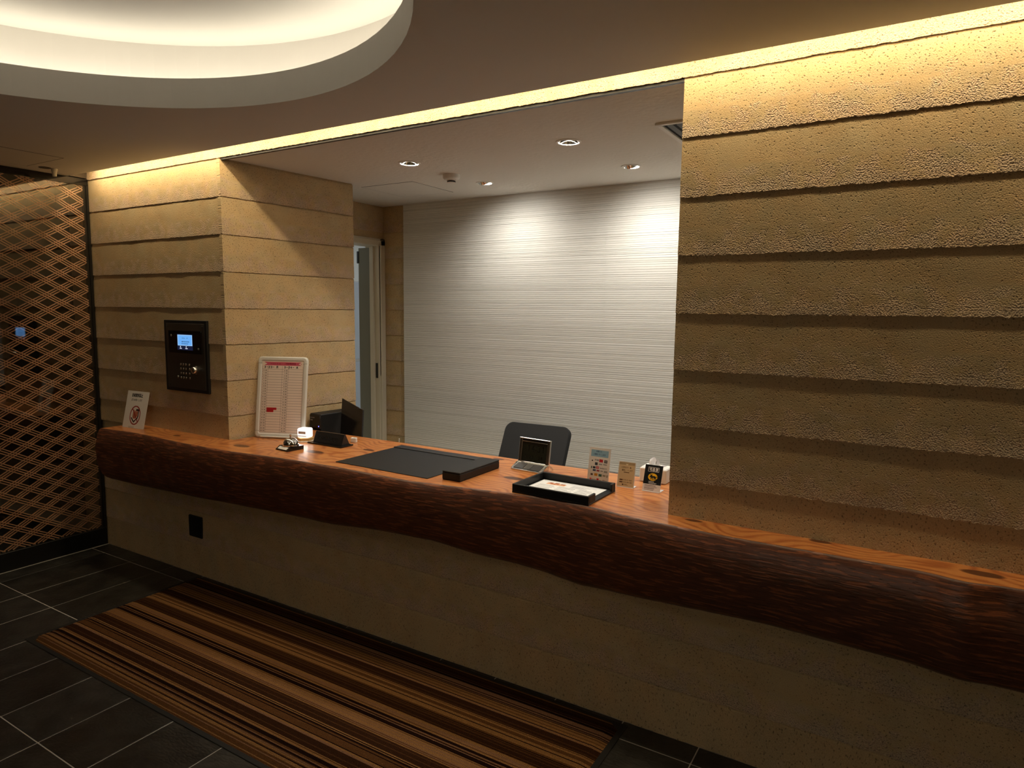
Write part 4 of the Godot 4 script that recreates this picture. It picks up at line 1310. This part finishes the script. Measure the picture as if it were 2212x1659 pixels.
func acrylic_stand(called: String, label: String, x: float, z: float, yaw: float, lean: float, w: float, h: float, im: Image, foot: float, rim := 0.0) -> Node3D:
	var t := thing(called, label, "sign")
	t.transform = Transform3D(Basis(Vector3.UP, yaw), Vector3(x, CT, z))
	var tilt := Transform3D(Basis(Vector3.RIGHT, -lean), Vector3(0, 0.001, 0))
	var m := MB.new()
	m.x = tilt * Transform3D(Basis.IDENTITY, Vector3(w / 2, h / 2, 0))
	m.prism(rounded(w, h, 0.002, 2), -0.003, -0.0004, 0.0003)
	part("backing", m, M.paper, t)
	m = MB.new()
	m.x = tilt * Transform3D(Basis.IDENTITY, Vector3(rim, rim, 0))
	sheet(m, w - 2 * rim, h - 2 * rim, 0.0)
	part("print", m, pic(im, 0.4, 0.4), t)
	m = MB.new()
	m.box(Vector3(0.001, 0.0003, -foot), Vector3(w - 0.001, 0.0020, 0.001), 0.0005)
	part("foot", m, mat(Color8(226, 224, 222), 0.2), t)
	return t

func build_signs() -> void:
	# payment methods
	var im := Image.create(320, 500, false, Image.FORMAT_RGB8)
	im.fill(Color8(226, 218, 212))
	im.fill_rect(Rect2i(28, 34, 264, 92), Color8(142, 178, 200))
	write(im, "お利いに", Vector2(104, 42), Vector2(20, 24), 3.4, Color8(50, 70, 110))
	write(im, "ご利用いで・します", Vector2(62, 82), Vector2(19, 24), 3.4, Color8(50, 70, 110))
	var logo := [[46, 176, 18, 18, 60, 60, 60], [90, 160, 62, 26, 50, 50, 70], [160, 156, 56, 40, 190, 40, 44], [236, 160, 48, 40, 70, 60, 58], [98, 204, 42, 38, 54, 58, 66], [158, 216, 50, 16, 150, 146, 144], [224, 214, 56, 16, 150, 146, 144], [44, 262, 16, 30, 70, 90, 80], [72, 262, 40, 28, 40, 46, 60], [120, 256, 44, 34, 196, 50, 60], [74, 300, 46, 26, 70, 82, 110], [132, 304, 44, 20, 150, 40, 50], [190, 308, 40, 10, 120, 116, 112], [244, 304, 52, 26, 150, 150, 148], [46, 360, 34, 26, 90, 70, 60], [102, 352, 50, 36, 214, 146, 50], [168, 356, 48, 34, 70, 110, 96], [230, 360, 44, 22, 160, 150, 130], [292, 356, 12, 34, 120, 110, 90], [38, 424, 26, 26, 206, 60, 60], [144, 418, 32, 34, 190, 36, 44], [236, 426, 12, 26, 150, 120, 110]]
	for q in logo: im.fill_rect(Rect2i(q[0], q[1], q[2], q[3]), Color8(q[4], q[5], q[6]))
	im.fill_rect(Rect2i(90, 160, 62, 26), Color8(226, 218, 212))
	write(im, "VISA", Vector2(92, 160), Vector2(14, 24), 4.4, Color8(44, 46, 70))
	write(im, "JCB", Vector2(242, 170), Vector2(11, 20), 2.4, Color8(220, 214, 210))
	write(im, "iD", Vector2(124, 264), Vector2(15, 18), 3.0, Color8(240, 230, 226))
	write(im, "NANACO", Vector2(180, 268), Vector2(16, 18), 3.0, Color8(60, 56, 60))
	write(im, "PayPay", Vector2(68, 428), Vector2(11, 18), 2.4, Color8(90, 60, 60))
	write(im, "au", Vector2(184, 430), Vector2(16, 18), 3.0, Color8(80, 60, 60))
	write(im, "Pay", Vector2(254, 428), Vector2(14, 20), 2.8, Color8(100, 70, 66))
	acrylic_stand("payment_sign", "tall white payment sign with blue heading and small coloured logos behind letter tray", -1.184, -0.248, -0.044, 0.15, 0.099, 0.157, im, 0.05)
	# parcel pick-up card
	im = Image.create(256, 368, false, Image.FORMAT_RGB8)
	im.fill(Color8(216, 196, 158))
	im.fill_rect(Rect2i(0, 0, 256, 40), Color8(176, 156, 122))
	for k in 24: im.fill_rect(Rect2i(128 - (24 - k), 36 - 12 + k, 2 * (24 - k), 1), Color8(232, 222, 196))
	write(im, "ご自宅まで・物の", Vector2(32, 66), Vector2(22, 26), 3.0, Color8(96, 66, 40))
	write(im, "集荷に・いします", Vector2(52, 108), Vector2(20, 26), 3.0, Color8(96, 66, 40))
	im.fill_rect(Rect2i(84, 146, 90, 12), Color8(110, 84, 56))
	for r in 2:
		im.fill_rect(Rect2i(26, 258 + r * 34, 52, 20), Color8(96, 66, 44))
		write(im, "0120-01-9625" if r == 0 else "0570-200-000", Vector2(86, 258 + r * 34), Vector2(10, 20), 2.6, Color8(110, 80, 54), 1.2)
	im.fill_rect(Rect2i(72, 328, 26, 20), Color8(90, 62, 40))
	im.fill_rect(Rect2i(106, 328, 44, 6), Color8(130, 104, 76)); im.fill_rect(Rect2i(106, 340, 64, 6), Color8(130, 104, 76))
	acrylic_stand("parcel_card", "beige parcel pick-up card with brown writing between payment sign and black sign", -1.054, -0.266, 0.014, 0.207, 0.075, 0.108, im, 0.04, 0.003)
	# black courier sign
	im = Image.create(256, 376, false, Image.FORMAT_RGB8)
	im.fill(Color8(14, 13, 14))
	im.fill_rect(Rect2i(0, 272, 256, 104), Color8(226, 216, 212))
	var wht := Color8(226, 222, 220)
	stroke(im, [52, 34, 204, 34, 204, 94, 52, 94, 52, 34], Vector2.ZERO, Vector2.ONE, 5.0, wht)
	write(im, "宅急便", Vector2(66, 42), Vector2(38, 44), 6.0, wht, 1.14)
	var yel := Color8(238, 184, 26)
	for y in 104:
		var hw := 68.0 * sqrt(maxf(0.0, 1.0 - pow((y - 52) / 52.0, 2)))
		im.fill_rect(Rect2i(int(128 - hw), 116 + y, int(2 * hw), 1), yel)
	var cat := Color8(20, 17, 15)
	var blob := func(a: Array, th: float) -> void: stroke(im, a, Vector2(66, 116), Vector2(1.24, 1.04), th, cat)
	blob.call([36, 50, 64, 48, 78, 56], 24.0)
	blob.call([30, 34, 32, 44], 22.0)
	blob.call([22, 18, 26, 30], 8.0); blob.call([40, 20, 38, 32], 8.0)
	blob.call([38, 56, 32, 72, 28, 86], 9.0); blob.call([46, 60, 50, 76, 48, 88], 9.0)
	blob.call([76, 58, 86, 72, 92, 86], 9.0); blob.call([70, 62, 66, 76, 72, 86], 9.0)
	blob.call([82, 52, 94, 44, 104, 46], 7.0)
	blob.call([18, 46, 20, 56], 10.0)
	write(im, "YAMATO", Vector2(74, 230), Vector2(12, 14), 2.6, wht)
	write(im, "TRANSPORT", Vector2(74, 250), Vector2(12, 14), 2.6, wht)
	rng.seed = 3
	for r in 4:
		im.fill_rect(Rect2i(24, 286 + r * 20, int(rng.randf_range(120, 206)), 8), Color8(90, 74, 74) if r % 2 == 0 else Color8(140, 124, 122))
	acrylic_stand("courier_sign", "black courier sign with yellow oval cat emblem beside the right pier", -0.939, -0.259, -0.021, 0.328, 0.076, 0.111, im, 0.055)

func build_left_group() -> void:
	# service bell
	var t := thing("service_bell", "chrome reception bell on a black square base with white label", "bell", Vector3(-2.782, CT, -0.012), -0.10)
	var m := MB.new()
	var poly := PackedVector2Array([Vector2(-0.050, 0.0005), Vector2(0.052, 0.0005), Vector2(0.052, 0.004), Vector2(0.028, 0.021), Vector2(-0.050, 0.021)])
	m.x = Transform3D(Basis(Vector3(0, 0, 1), Vector3(0, 1, 0), Vector3(-1, 0, 0)), Vector3.ZERO)
	m.prism(poly, -0.050, 0.050, 0.001)
	var b := part("base", m, M.gloss, t)
	m = MB.new()
	m.x = Transform3D(Basis(Vector3.RIGHT, atan2(0.017, 0.024)), Vector3(0, 0.0125, 0.040))
	m.box(Vector3(-0.038, 0.0004, -0.009), Vector3(0.038, 0.0012, 0.009), 0.0002)
	part("label_plate", m, M.paper, b)
	m = MB.new()
	m.lathe([Vector2(0.042, 0.021), Vector2(0.042, 0.026), Vector2(0.036, 0.028)], 40, Vector3(0, 0, -0.006))
	m.lathe([Vector2(0.038, 0.030), Vector2(0.0365, 0.040), Vector2(0.031, 0.050), Vector2(0.021, 0.058), Vector2(0.010, 0.0615), Vector2(0.0004, 0.062)], 48, Vector3(0, 0, -0.006))
	part("dome", m, M.chrome, t)
	m = MB.new()
	m.lathe([Vector2(0.0045, 0.061), Vector2(0.0045, 0.071), Vector2(0.006, 0.073), Vector2(0.006, 0.077), Vector2(0.0004, 0.079)], 20, Vector3(0, 0, -0.006))
	part("plunger", m, M.steel, t)
	# lit crystal ornament on a pale wooden foot
	t = thing("crystal_lamp", "small glowing white crystal block ornament on a pale wooden six-sided foot", "lamp", Vector3(-2.890, CT, -0.212), 0.25)
	m = MB.new()
	var hex := PackedVector2Array()
	for i in 6: hex.append(Vector2(0.054 * cos(TAU * i / 6 + 0.52), 0.054 * sin(TAU * i / 6 + 0.52)))
	m.x = Transform3D(Basis(Vector3.RIGHT, -PI / 2), Vector3.ZERO)
	m.prism(hex, 0.0005, 0.005, 0.001)
	part("plinth", m, M.white, t)
	m = MB.new()
	m.x = Transform3D(Basis(Vector3.RIGHT, -PI / 2), Vector3.ZERO)
	var hx2 := PackedVector2Array()
	for a in hex: hx2.append(a * 0.86)
	m.prism(hx2, 0.005, 0.022, 0.002)
	part("foot", m, mat(Color8(206, 168, 112), 0.5), t)
	m = MB.new()
	m.box(Vector3(-0.034, 0.022, -0.028), Vector3(0.034, 0.074, 0.028), 0.006)
	part("lamp_block", m, glow(Color(1.0, 0.97, 0.95), 1.1), t)
	m = MB.new()
	m.box(Vector3(-0.024, 0.044, 0.0281), Vector3(0.022, 0.058, 0.0290), 0.0005)
	m.box(Vector3(-0.030, 0.030, 0.0281), Vector3(0.026, 0.034, 0.0290), 0.0005)
	part("engraving", m, mat(Color8(206, 196, 204), 0.4), t)
	area_light("block_light", Vector3(0, 0.048, 0.034), Vector2(0.07, 0.045), Vector3(0, -0.25, 1), Color(1.0, 0.96, 0.92), 0.004, t)
	# name block
	t = thing("concierge_plate", "black slanted desk nameplate engraved Concierge on a flat black foot", "nameplate", Vector3(-2.705, CT, -0.222), 0.0)
	m = MB.new()
	m.box(Vector3(-0.128, 0.0005, -0.046), Vector3(0.128, 0.008, 0.048), 0.002)
	part("foot", m, M.gloss, t)
	m = MB.new()
	var sec := PackedVector2Array([Vector2(-0.036, 0.008), Vector2(0.022, 0.008), Vector2(0.022, 0.010), Vector2(0.000, 0.064), Vector2(-0.008, 0.064)])
	m.x = Transform3D(Basis(Vector3(0, 0, 1), Vector3(0, 1, 0), Vector3(-1, 0, 0)), Vector3.ZERO)
	m.prism(sec, -0.108, 0.108, 0.001)
	var blk := part("block", m, mat(Color8(34, 32, 31), 0.25), t)
	var tm := TextMesh.new()
	tm.text = "Concierge"
	var sf := SystemFont.new()
	sf.font_names = PackedStringArray(["Droid Serif"])
	sf.font_italic = false
	tm.font = sf
	tm.font_size = 32
	tm.pixel_size = 0.00104
	tm.depth = 0.0006
	var tx := part("lettering", tm, mat(Color8(8, 8, 8), 0.5), blk)
	tx.transform = Transform3D(Basis(Vector3.RIGHT, -atan2(0.022, 0.054)), Vector3(-0.006, 0.036, 0.0117))
	# small white tag behind the nameplate
	t = thing("paper_tag", "small white paper tag standing behind the nameplate's right end", "tag", Vector3(-2.640, CT, -0.335), 0.3)
	m = MB.new()
	m.box(Vector3(-0.016, 0.0005, -0.010), Vector3(0.016, 0.026, 0.010), 0.0015)
	part("card", m, M.white, t)

func build_desk_group() -> void:
	# lower work desk behind the counter
	var t := thing("work_desk", "lower wooden work desk tucked behind the counter", "desk", Vector3(-2.0, 0, -0.72))
	var m := MB.new()
	m.box(Vector3(-1.16, 0.672, -0.225), Vector3(1.2, 0.70, 0.232), 0.003)
	part("top", m, mat(Color8(120, 74, 42), 0.4), t)
	for s in [-1.10, 1.14]:
		m = MB.new()
		m.box(Vector3(s - 0.02, 0.0, -0.20), Vector3(s + 0.02, 0.672, 0.22), 0.002)
		part("leg", m, M.black, t)
	# small computer
	t = thing("desktop_computer", "small black desktop computer case with blue power light beside earth return wall", "computer", Vector3(-3.122, 0.70, -0.655), -0.08)
	m = MB.new()
	m.box(Vector3(-0.052, 0.0005, -0.145), Vector3(0.052, 0.250, 0.145), 0.004)
	part("case", m, M.black, t)
	m = MB.new()
	m.box(Vector3(-0.050, 0.006, 0.1445), Vector3(0.050, 0.244, 0.149), 0.003)
	var fr := part("front_panel", m, M.gloss, t)
	m = MB.new()
	m.x = Transform3D(Basis(Vector3.RIGHT, PI / 2), Vector3(0.034, 0.176, 0.149))
	m.lathe([Vector2(0.0034, 0), Vector2(0.003, 0.001), Vector2(0.0003, 0.0014)], 14)
	part("power_light", m, glow(Color(0.35, 0.4, 1.0), 4.0), fr)
	m = MB.new()
	m.box(Vector3(-0.042, 0.224, 0.149), Vector3(-0.004, 0.229, 0.1494))
	m.box(Vector3(-0.042, 0.207, 0.149), Vector3(-0.022, 0.215, 0.1494))
	part("logo", m, mat(Color8(120, 120, 124), 0.4), fr)
	# tilted dark monitor
	t = thing("tilted_monitor", "thin dark monitor tilted askew between the computer case and the doorway", "monitor")
	var TL := Vector3(-3.075, 1.030, -0.690)
	var u := Vector3(0.219, -0.050, 0.047)
	var d := Vector3(0.060, -0.27, 0.085)
	var nn := d.cross(u).normalized()
	if nn.z < 0: nn = -nn
	TL += nn * 0.01
	m = MB.new()
	var c0 := TL + u / 2 + d / 2 - nn * 0.005
	for e in [[TL, TL + u, TL + u + d, TL + d]]:
		var q: Array = e
		var bk := []
		for p in q: bk.append(p - nn * 0.010)
		m.face(q, c0)
		m.face(bk, c0)
		for i in 4: m.face([q[i], q[(i + 1) % 4], bk[(i + 1) % 4], bk[i]], c0)
	part("case", m, mat(Color8(20, 17, 15), 0.16), t)
	m = MB.new()
	m.box(TL + u * 0.82 - nn * 0.004 - Vector3(0.012, 0.001, 0.004), TL + u * 0.96 - nn * 0.004 + Vector3(0.012, 0.004, 0.004), 0.001)
	part("top_edge_clip", m, M.steel, t)
	m = MB.new()
	m.tube([TL + u * 0.5 + d * 0.8 - nn * 0.012, Vector3(-2.95, 0.74, -0.72), Vector3(-2.95, 0.7006, -0.72)], 0.012, 10)
	part("stand", m, M.dark, t)
	# telephone handset
	t = thing("desk_telephone", "black desk telephone partly hidden behind the payment sign and parcel card", "telephone", Vector3(-1.19, 0.70, -0.575))
	m = MB.new()
	m.box(Vector3(-0.11, 0.0005, -0.08), Vector3(0.10, 0.05, 0.085), 0.008)
	part("base", m, M.black, t)
	m = MB.new()
	m.tube([Vector3(-0.10, 0.115, 0.0), Vector3(-0.05, 0.122, 0.0), Vector3(0.0, 0.124, 0.0), Vector3(0.045, 0.122, 0.0), Vector3(0.085, 0.112, 0.0)], 0.013, 12)
	m.box(Vector3(-0.115, 0.05, -0.02), Vector3(-0.075, 0.125, 0.02), 0.008)
	m.box(Vector3(0.060, 0.05, -0.02), Vector3(0.095, 0.135, 0.02), 0.008)
	part("handset", m, M.black, t)
	# tissue box
	t = thing("tissue_box", "white tissue box with a tissue standing up behind the courier sign", "tissue box", Vector3(-0.945, CT, -0.445))
	m = MB.new()
	m.box(Vector3(-0.060, 0.0005, -0.050), Vector3(0.060, 0.064, 0.042), 0.004)
	part("box", m, M.white, t)
	m = MB.new()
	var P := []
	for j in 7:
		var row := PackedVector3Array()
		for i in 15:
			var a := float(i) / 14
			var b := float(j) / 6
			var w := lerpf(0.028, 0.040 - 0.010 * sin(a * 9.0), b)
			row.append(Vector3(lerpf(-w, w, a) + 0.012 * b, 0.064 + b * (0.022 + 0.013 * sin(a * 5.0 + 0.6) + 0.006 * sin(a * 17.0)), 0.010 * sin(a * 7.0 + b * 3.0) + 0.004 * sin(a * 23.0)))
		P.append(row)
	m.grid(P, [], Vector3(0, 0.2, 1))
	part("tissue", m, mat(Color8(240, 240, 246), 0.9), t)
	# pen with red grip, standing in a cup on the desk
	t = thing("red_pen", "red and white pen tip rising just behind the counter near the doorway", "pen", Vector3(-2.535, 0.70, -0.585))
	m = MB.new()
	m.tube([Vector3(0, 0.0006, 0), Vector3(0.004, 0.115, 0)], 0.005, 10)
	part("barrel", m, mat(Color8(190, 40, 34), 0.4), t)
	m = MB.new()
	m.tube([Vector3(0.004, 0.115, 0), Vector3(0.006, 0.150, 0)], 0.0032, 10)
	part("cap", m, M.white, t)
	# office chair
	t = thing("office_chair", "black office chair with rounded backrest leaning back before the white ribbed wall", "chair", Vector3(-2.0, 0, -1.06), 0.046)
	m = MB.new()
	m.x = Transform3D(Basis(Vector3.RIGHT, -0.47), Vector3(-0.022, 0.878, -0.288)) * Transform3D(Basis.IDENTITY, Vector3(0, -0.24, 0))
	m.prism(rounded(0.46, 0.48, 0.055, 7), -0.030, 0.0, 0.008)
	part("backrest", m, mat(Color8(17, 19, 22), 0.75), t)
	m = MB.new()
	m.x = Transform3D(Basis(Vector3.RIGHT, -PI / 2), Vector3(0, 0.42, 0.14))
	m.prism(rounded(0.46, 0.46, 0.06, 6), 0.0, 0.06, 0.015)
	part("seat", m, mat(Color8(19, 20, 22), 0.85), t)
	m = MB.new()
	m.tube([Vector3(0, 0.09, 0.14), Vector3(0, 0.42, 0.14)], 0.025, 14)
	m.tube([Vector3(0, 0.41, 0.10), Vector3(0, 0.42, -0.10), Vector3(0, 0.52, -0.16)], 0.014, 10)
	part("column", m, M.black, t)
	for i in 5:
		var a := TAU * i / 5 + 0.3
		var e := Vector3(0.27 * cos(a), 0.06, 0.14 + 0.27 * sin(a))
		m = MB.new()
		m.tube([Vector3(0, 0.09, 0.14), e], 0.016, 8)
		var lg := part("leg", m, M.black, t)
		m = MB.new()
		m.x = Transform3D(Basis(Vector3.BACK, PI / 2).rotated(Vector3.UP, a), e - Vector3(0, 0.032, 0))
		m.lathe([Vector2(0.0005, -0.015), Vector2(0.027, -0.015), Vector2(0.027, 0.015), Vector2(0.0005, 0.015)], 16)
		part("caster", m, M.black, lg)

# ---------------------------------------------------------------- lamps of the lobby
func build_lobby_lamps() -> void:
	var warm := Color(1.0, 0.91, 0.74)
	var soft := Color(1.0, 0.955, 0.86)
	# strip hidden in the slot along the wall, on the far side of the ceiling's edge
	var t := thing("cove_strip_lamp", "warm light strip hidden in the ceiling slot above the earth wall", "strip light", Vector3(0, 2.478, 0.095))
	for k in 4:
		var x0 := -4.50 + 1.89 * k
		var look := Vector3(0, -0.995, -0.10)
		var m := MB.new()
		m.box(Vector3(x0 + 0.005, 0.002, -0.012), Vector3(x0 + 1.875, 0.022, 0.012), 0.001)
		m.box(Vector3(x0 + 0.3, 0.020, -0.006), Vector3(x0 + 0.34, 0.023, 0.026))
		m.box(Vector3(x0 + 1.5, 0.020, -0.006), Vector3(x0 + 1.54, 0.023, 0.026))
		var body := part("strip_body", m, M.white, t)
		m = MB.new()
		m.x = Transform3D(Basis.looking_at(look, Vector3.BACK), Vector3(x0 + 0.94, -0.001, 0))
		m.quad(Vector3(-0.93, -0.008, 0), Vector3(0.93, -0.008, 0), Vector3(0.93, 0.008, 0), Vector3(-0.93, 0.008, 0), Vector3.FORWARD)
		part("strip_light", m, glow(warm, 1.6), body)
		area_light("strip_beam", Vector3(x0 + 0.94, -0.0018, 0), Vector2(1.86, 0.016), look, warm, COVE * 1.87, t)
	# ring of strips on the ledge of the raised oval
	t = thing("oval_cove_lamp", "ring of light strips hidden on the ledge inside the oval ceiling recess", "strip light", Vector3(0, 2.4815, 0))
	var seg := 20
	for i in seg:
		var a0 := TAU * i / seg
		var a1 := TAU * (i + 1) / seg
		var p := dome_at(1.120, a0, 0.0)
		var q := dome_at(1.120, a1, 0.0)
		var mid := (p + q) / 2
		var along := (q - p).normalized()
		var len := p.distance_to(q) * 0.96
		var inn := along.cross(Vector3.UP)
		if inn.dot(Vector3(-2.063, 0, 1.767) - mid) < 0: inn = -inn
		var m := MB.new()
		m.x = Transform3D(Basis(along, Vector3.UP, along.cross(Vector3.UP)), mid)
		m.box(Vector3(-len / 2, -0.003, -0.010), Vector3(len / 2, -0.0004, 0.010))
		var body := part("strip_body", m, M.white, t)
		m = MB.new()
		m.x = Transform3D(Basis(along, Vector3.UP, along.cross(Vector3.UP)), mid)
		m.quad(Vector3(-len / 2, 0, -0.009), Vector3(len / 2, 0, -0.009), Vector3(len / 2, 0, 0.009), Vector3(-len / 2, 0, 0.009), Vector3.UP)
		part("strip_light", m, glow(soft, 1.6), body)
		var l := AreaLight3D.new()
		l.name = "strip_beam"
		l.area_size = Vector2(len, 0.018)
		l.light_color = soft
		l.light_energy = OVAL * len
		l.shadow_enabled = true
		l.area_range = 20.0
		l.area_attenuation = 2.0
		t.add_child(l, true)
		var look := Vector3.UP
		var zz := -look
		l.transform = Transform3D(Basis(along, zz.cross(along), zz), mid + Vector3(0, 0.0006, 0))
	# added unseen lights: one for the left floor, a fill panel behind the viewer
	var d := thing("added_downlight", "added unseen downlight that brightens the tiled floor by the lattice screen", "downlight", Vector3(-4.15, CEIL, 1.62))
	var m := MB.new()
	m.lathe([Vector2(0.060, 0.0), Vector2(0.058, -0.004), Vector2(0.046, -0.005), Vector2(0.045, -0.001)], 32)
	part("trim_ring", m, M.white, d)
	m = MB.new()
	m.lathe([Vector2(0.0005, -0.0015), Vector2(0.045, -0.0015)], 12)
	part("lamp_lens", m, glow(Color(1, 0.97, 0.92), 4.0), d)
	spot("downlight_beam", Vector3(0, -0.006, 0), Vector3.DOWN, 38.0, Color(1, 0.97, 0.92), LOBBY[0], 0.04, d)
	d = thing("added_fill_panel", "added unseen fill light panel on the lobby ceiling behind the viewer", "lamp", Vector3(-0.4, CEIL, 4.4))  # fill light added to raise the lobby's ambient level
	m = MB.new()
	m.box(Vector3(-0.62, -0.03, -0.32), Vector3(0.62, 0.0, 0.32), 0.004)
	part("fill_panel_body", m, M.white, d)
	m = MB.new()
	m.quad(Vector3(-0.6, -0.0305, -0.3), Vector3(0.6, -0.0305, -0.3), Vector3(0.6, -0.0305, 0.3), Vector3(-0.6, -0.0305, 0.3), Vector3.DOWN)
	part("panel_light", m, glow(soft, 0.8), d)
	area_light("fill_panel_beam", Vector3(0, -0.032, 0), Vector2(1.2, 0.6), Vector3.DOWN, soft, LOBBY[1], d)

const COVE := 0.43
const OVAL := 0.15
const LOBBY := [0.35, 1.7]

func _ready() -> void:
	var cam := Camera3D.new()
	cam.name = "camera"
	cam.fov = 59.6668
	cam.position = Vector3(0, 1.5923, 2.3410)
	cam.rotation_degrees = Vector3(-6.24548, 31.1819, 0.63352)
	cam.near = 0.05
	add_child(cam)
	cam.current = true
	var we := WorldEnvironment.new()
	we.name = "environment"
	var env := Environment.new()
	env.background_mode = Environment.BG_COLOR
	env.background_color = Color(0.004, 0.004, 0.004)
	env.ambient_light_source = Environment.AMBIENT_SOURCE_BG
	env.tonemap_mode = Environment.TONE_MAPPER_LINEAR
	env.tonemap_exposure = 1.0
	env.sdfgi_enabled = true
	env.ssao_enabled = true
	env.ssil_enabled = true
	we.environment = env
	add_child(we)
	set_glyphs()
	make_materials()
	build_lobby_lamps()
	build_shell()
	build_office()
	build_counter()
	build_screen()
	build_fittings()
	build_rug()
	build_wall_items()
	build_board()
	build_notice()
	build_stationery()
	build_clock()
	build_signs()
	build_left_group()
	build_desk_group()
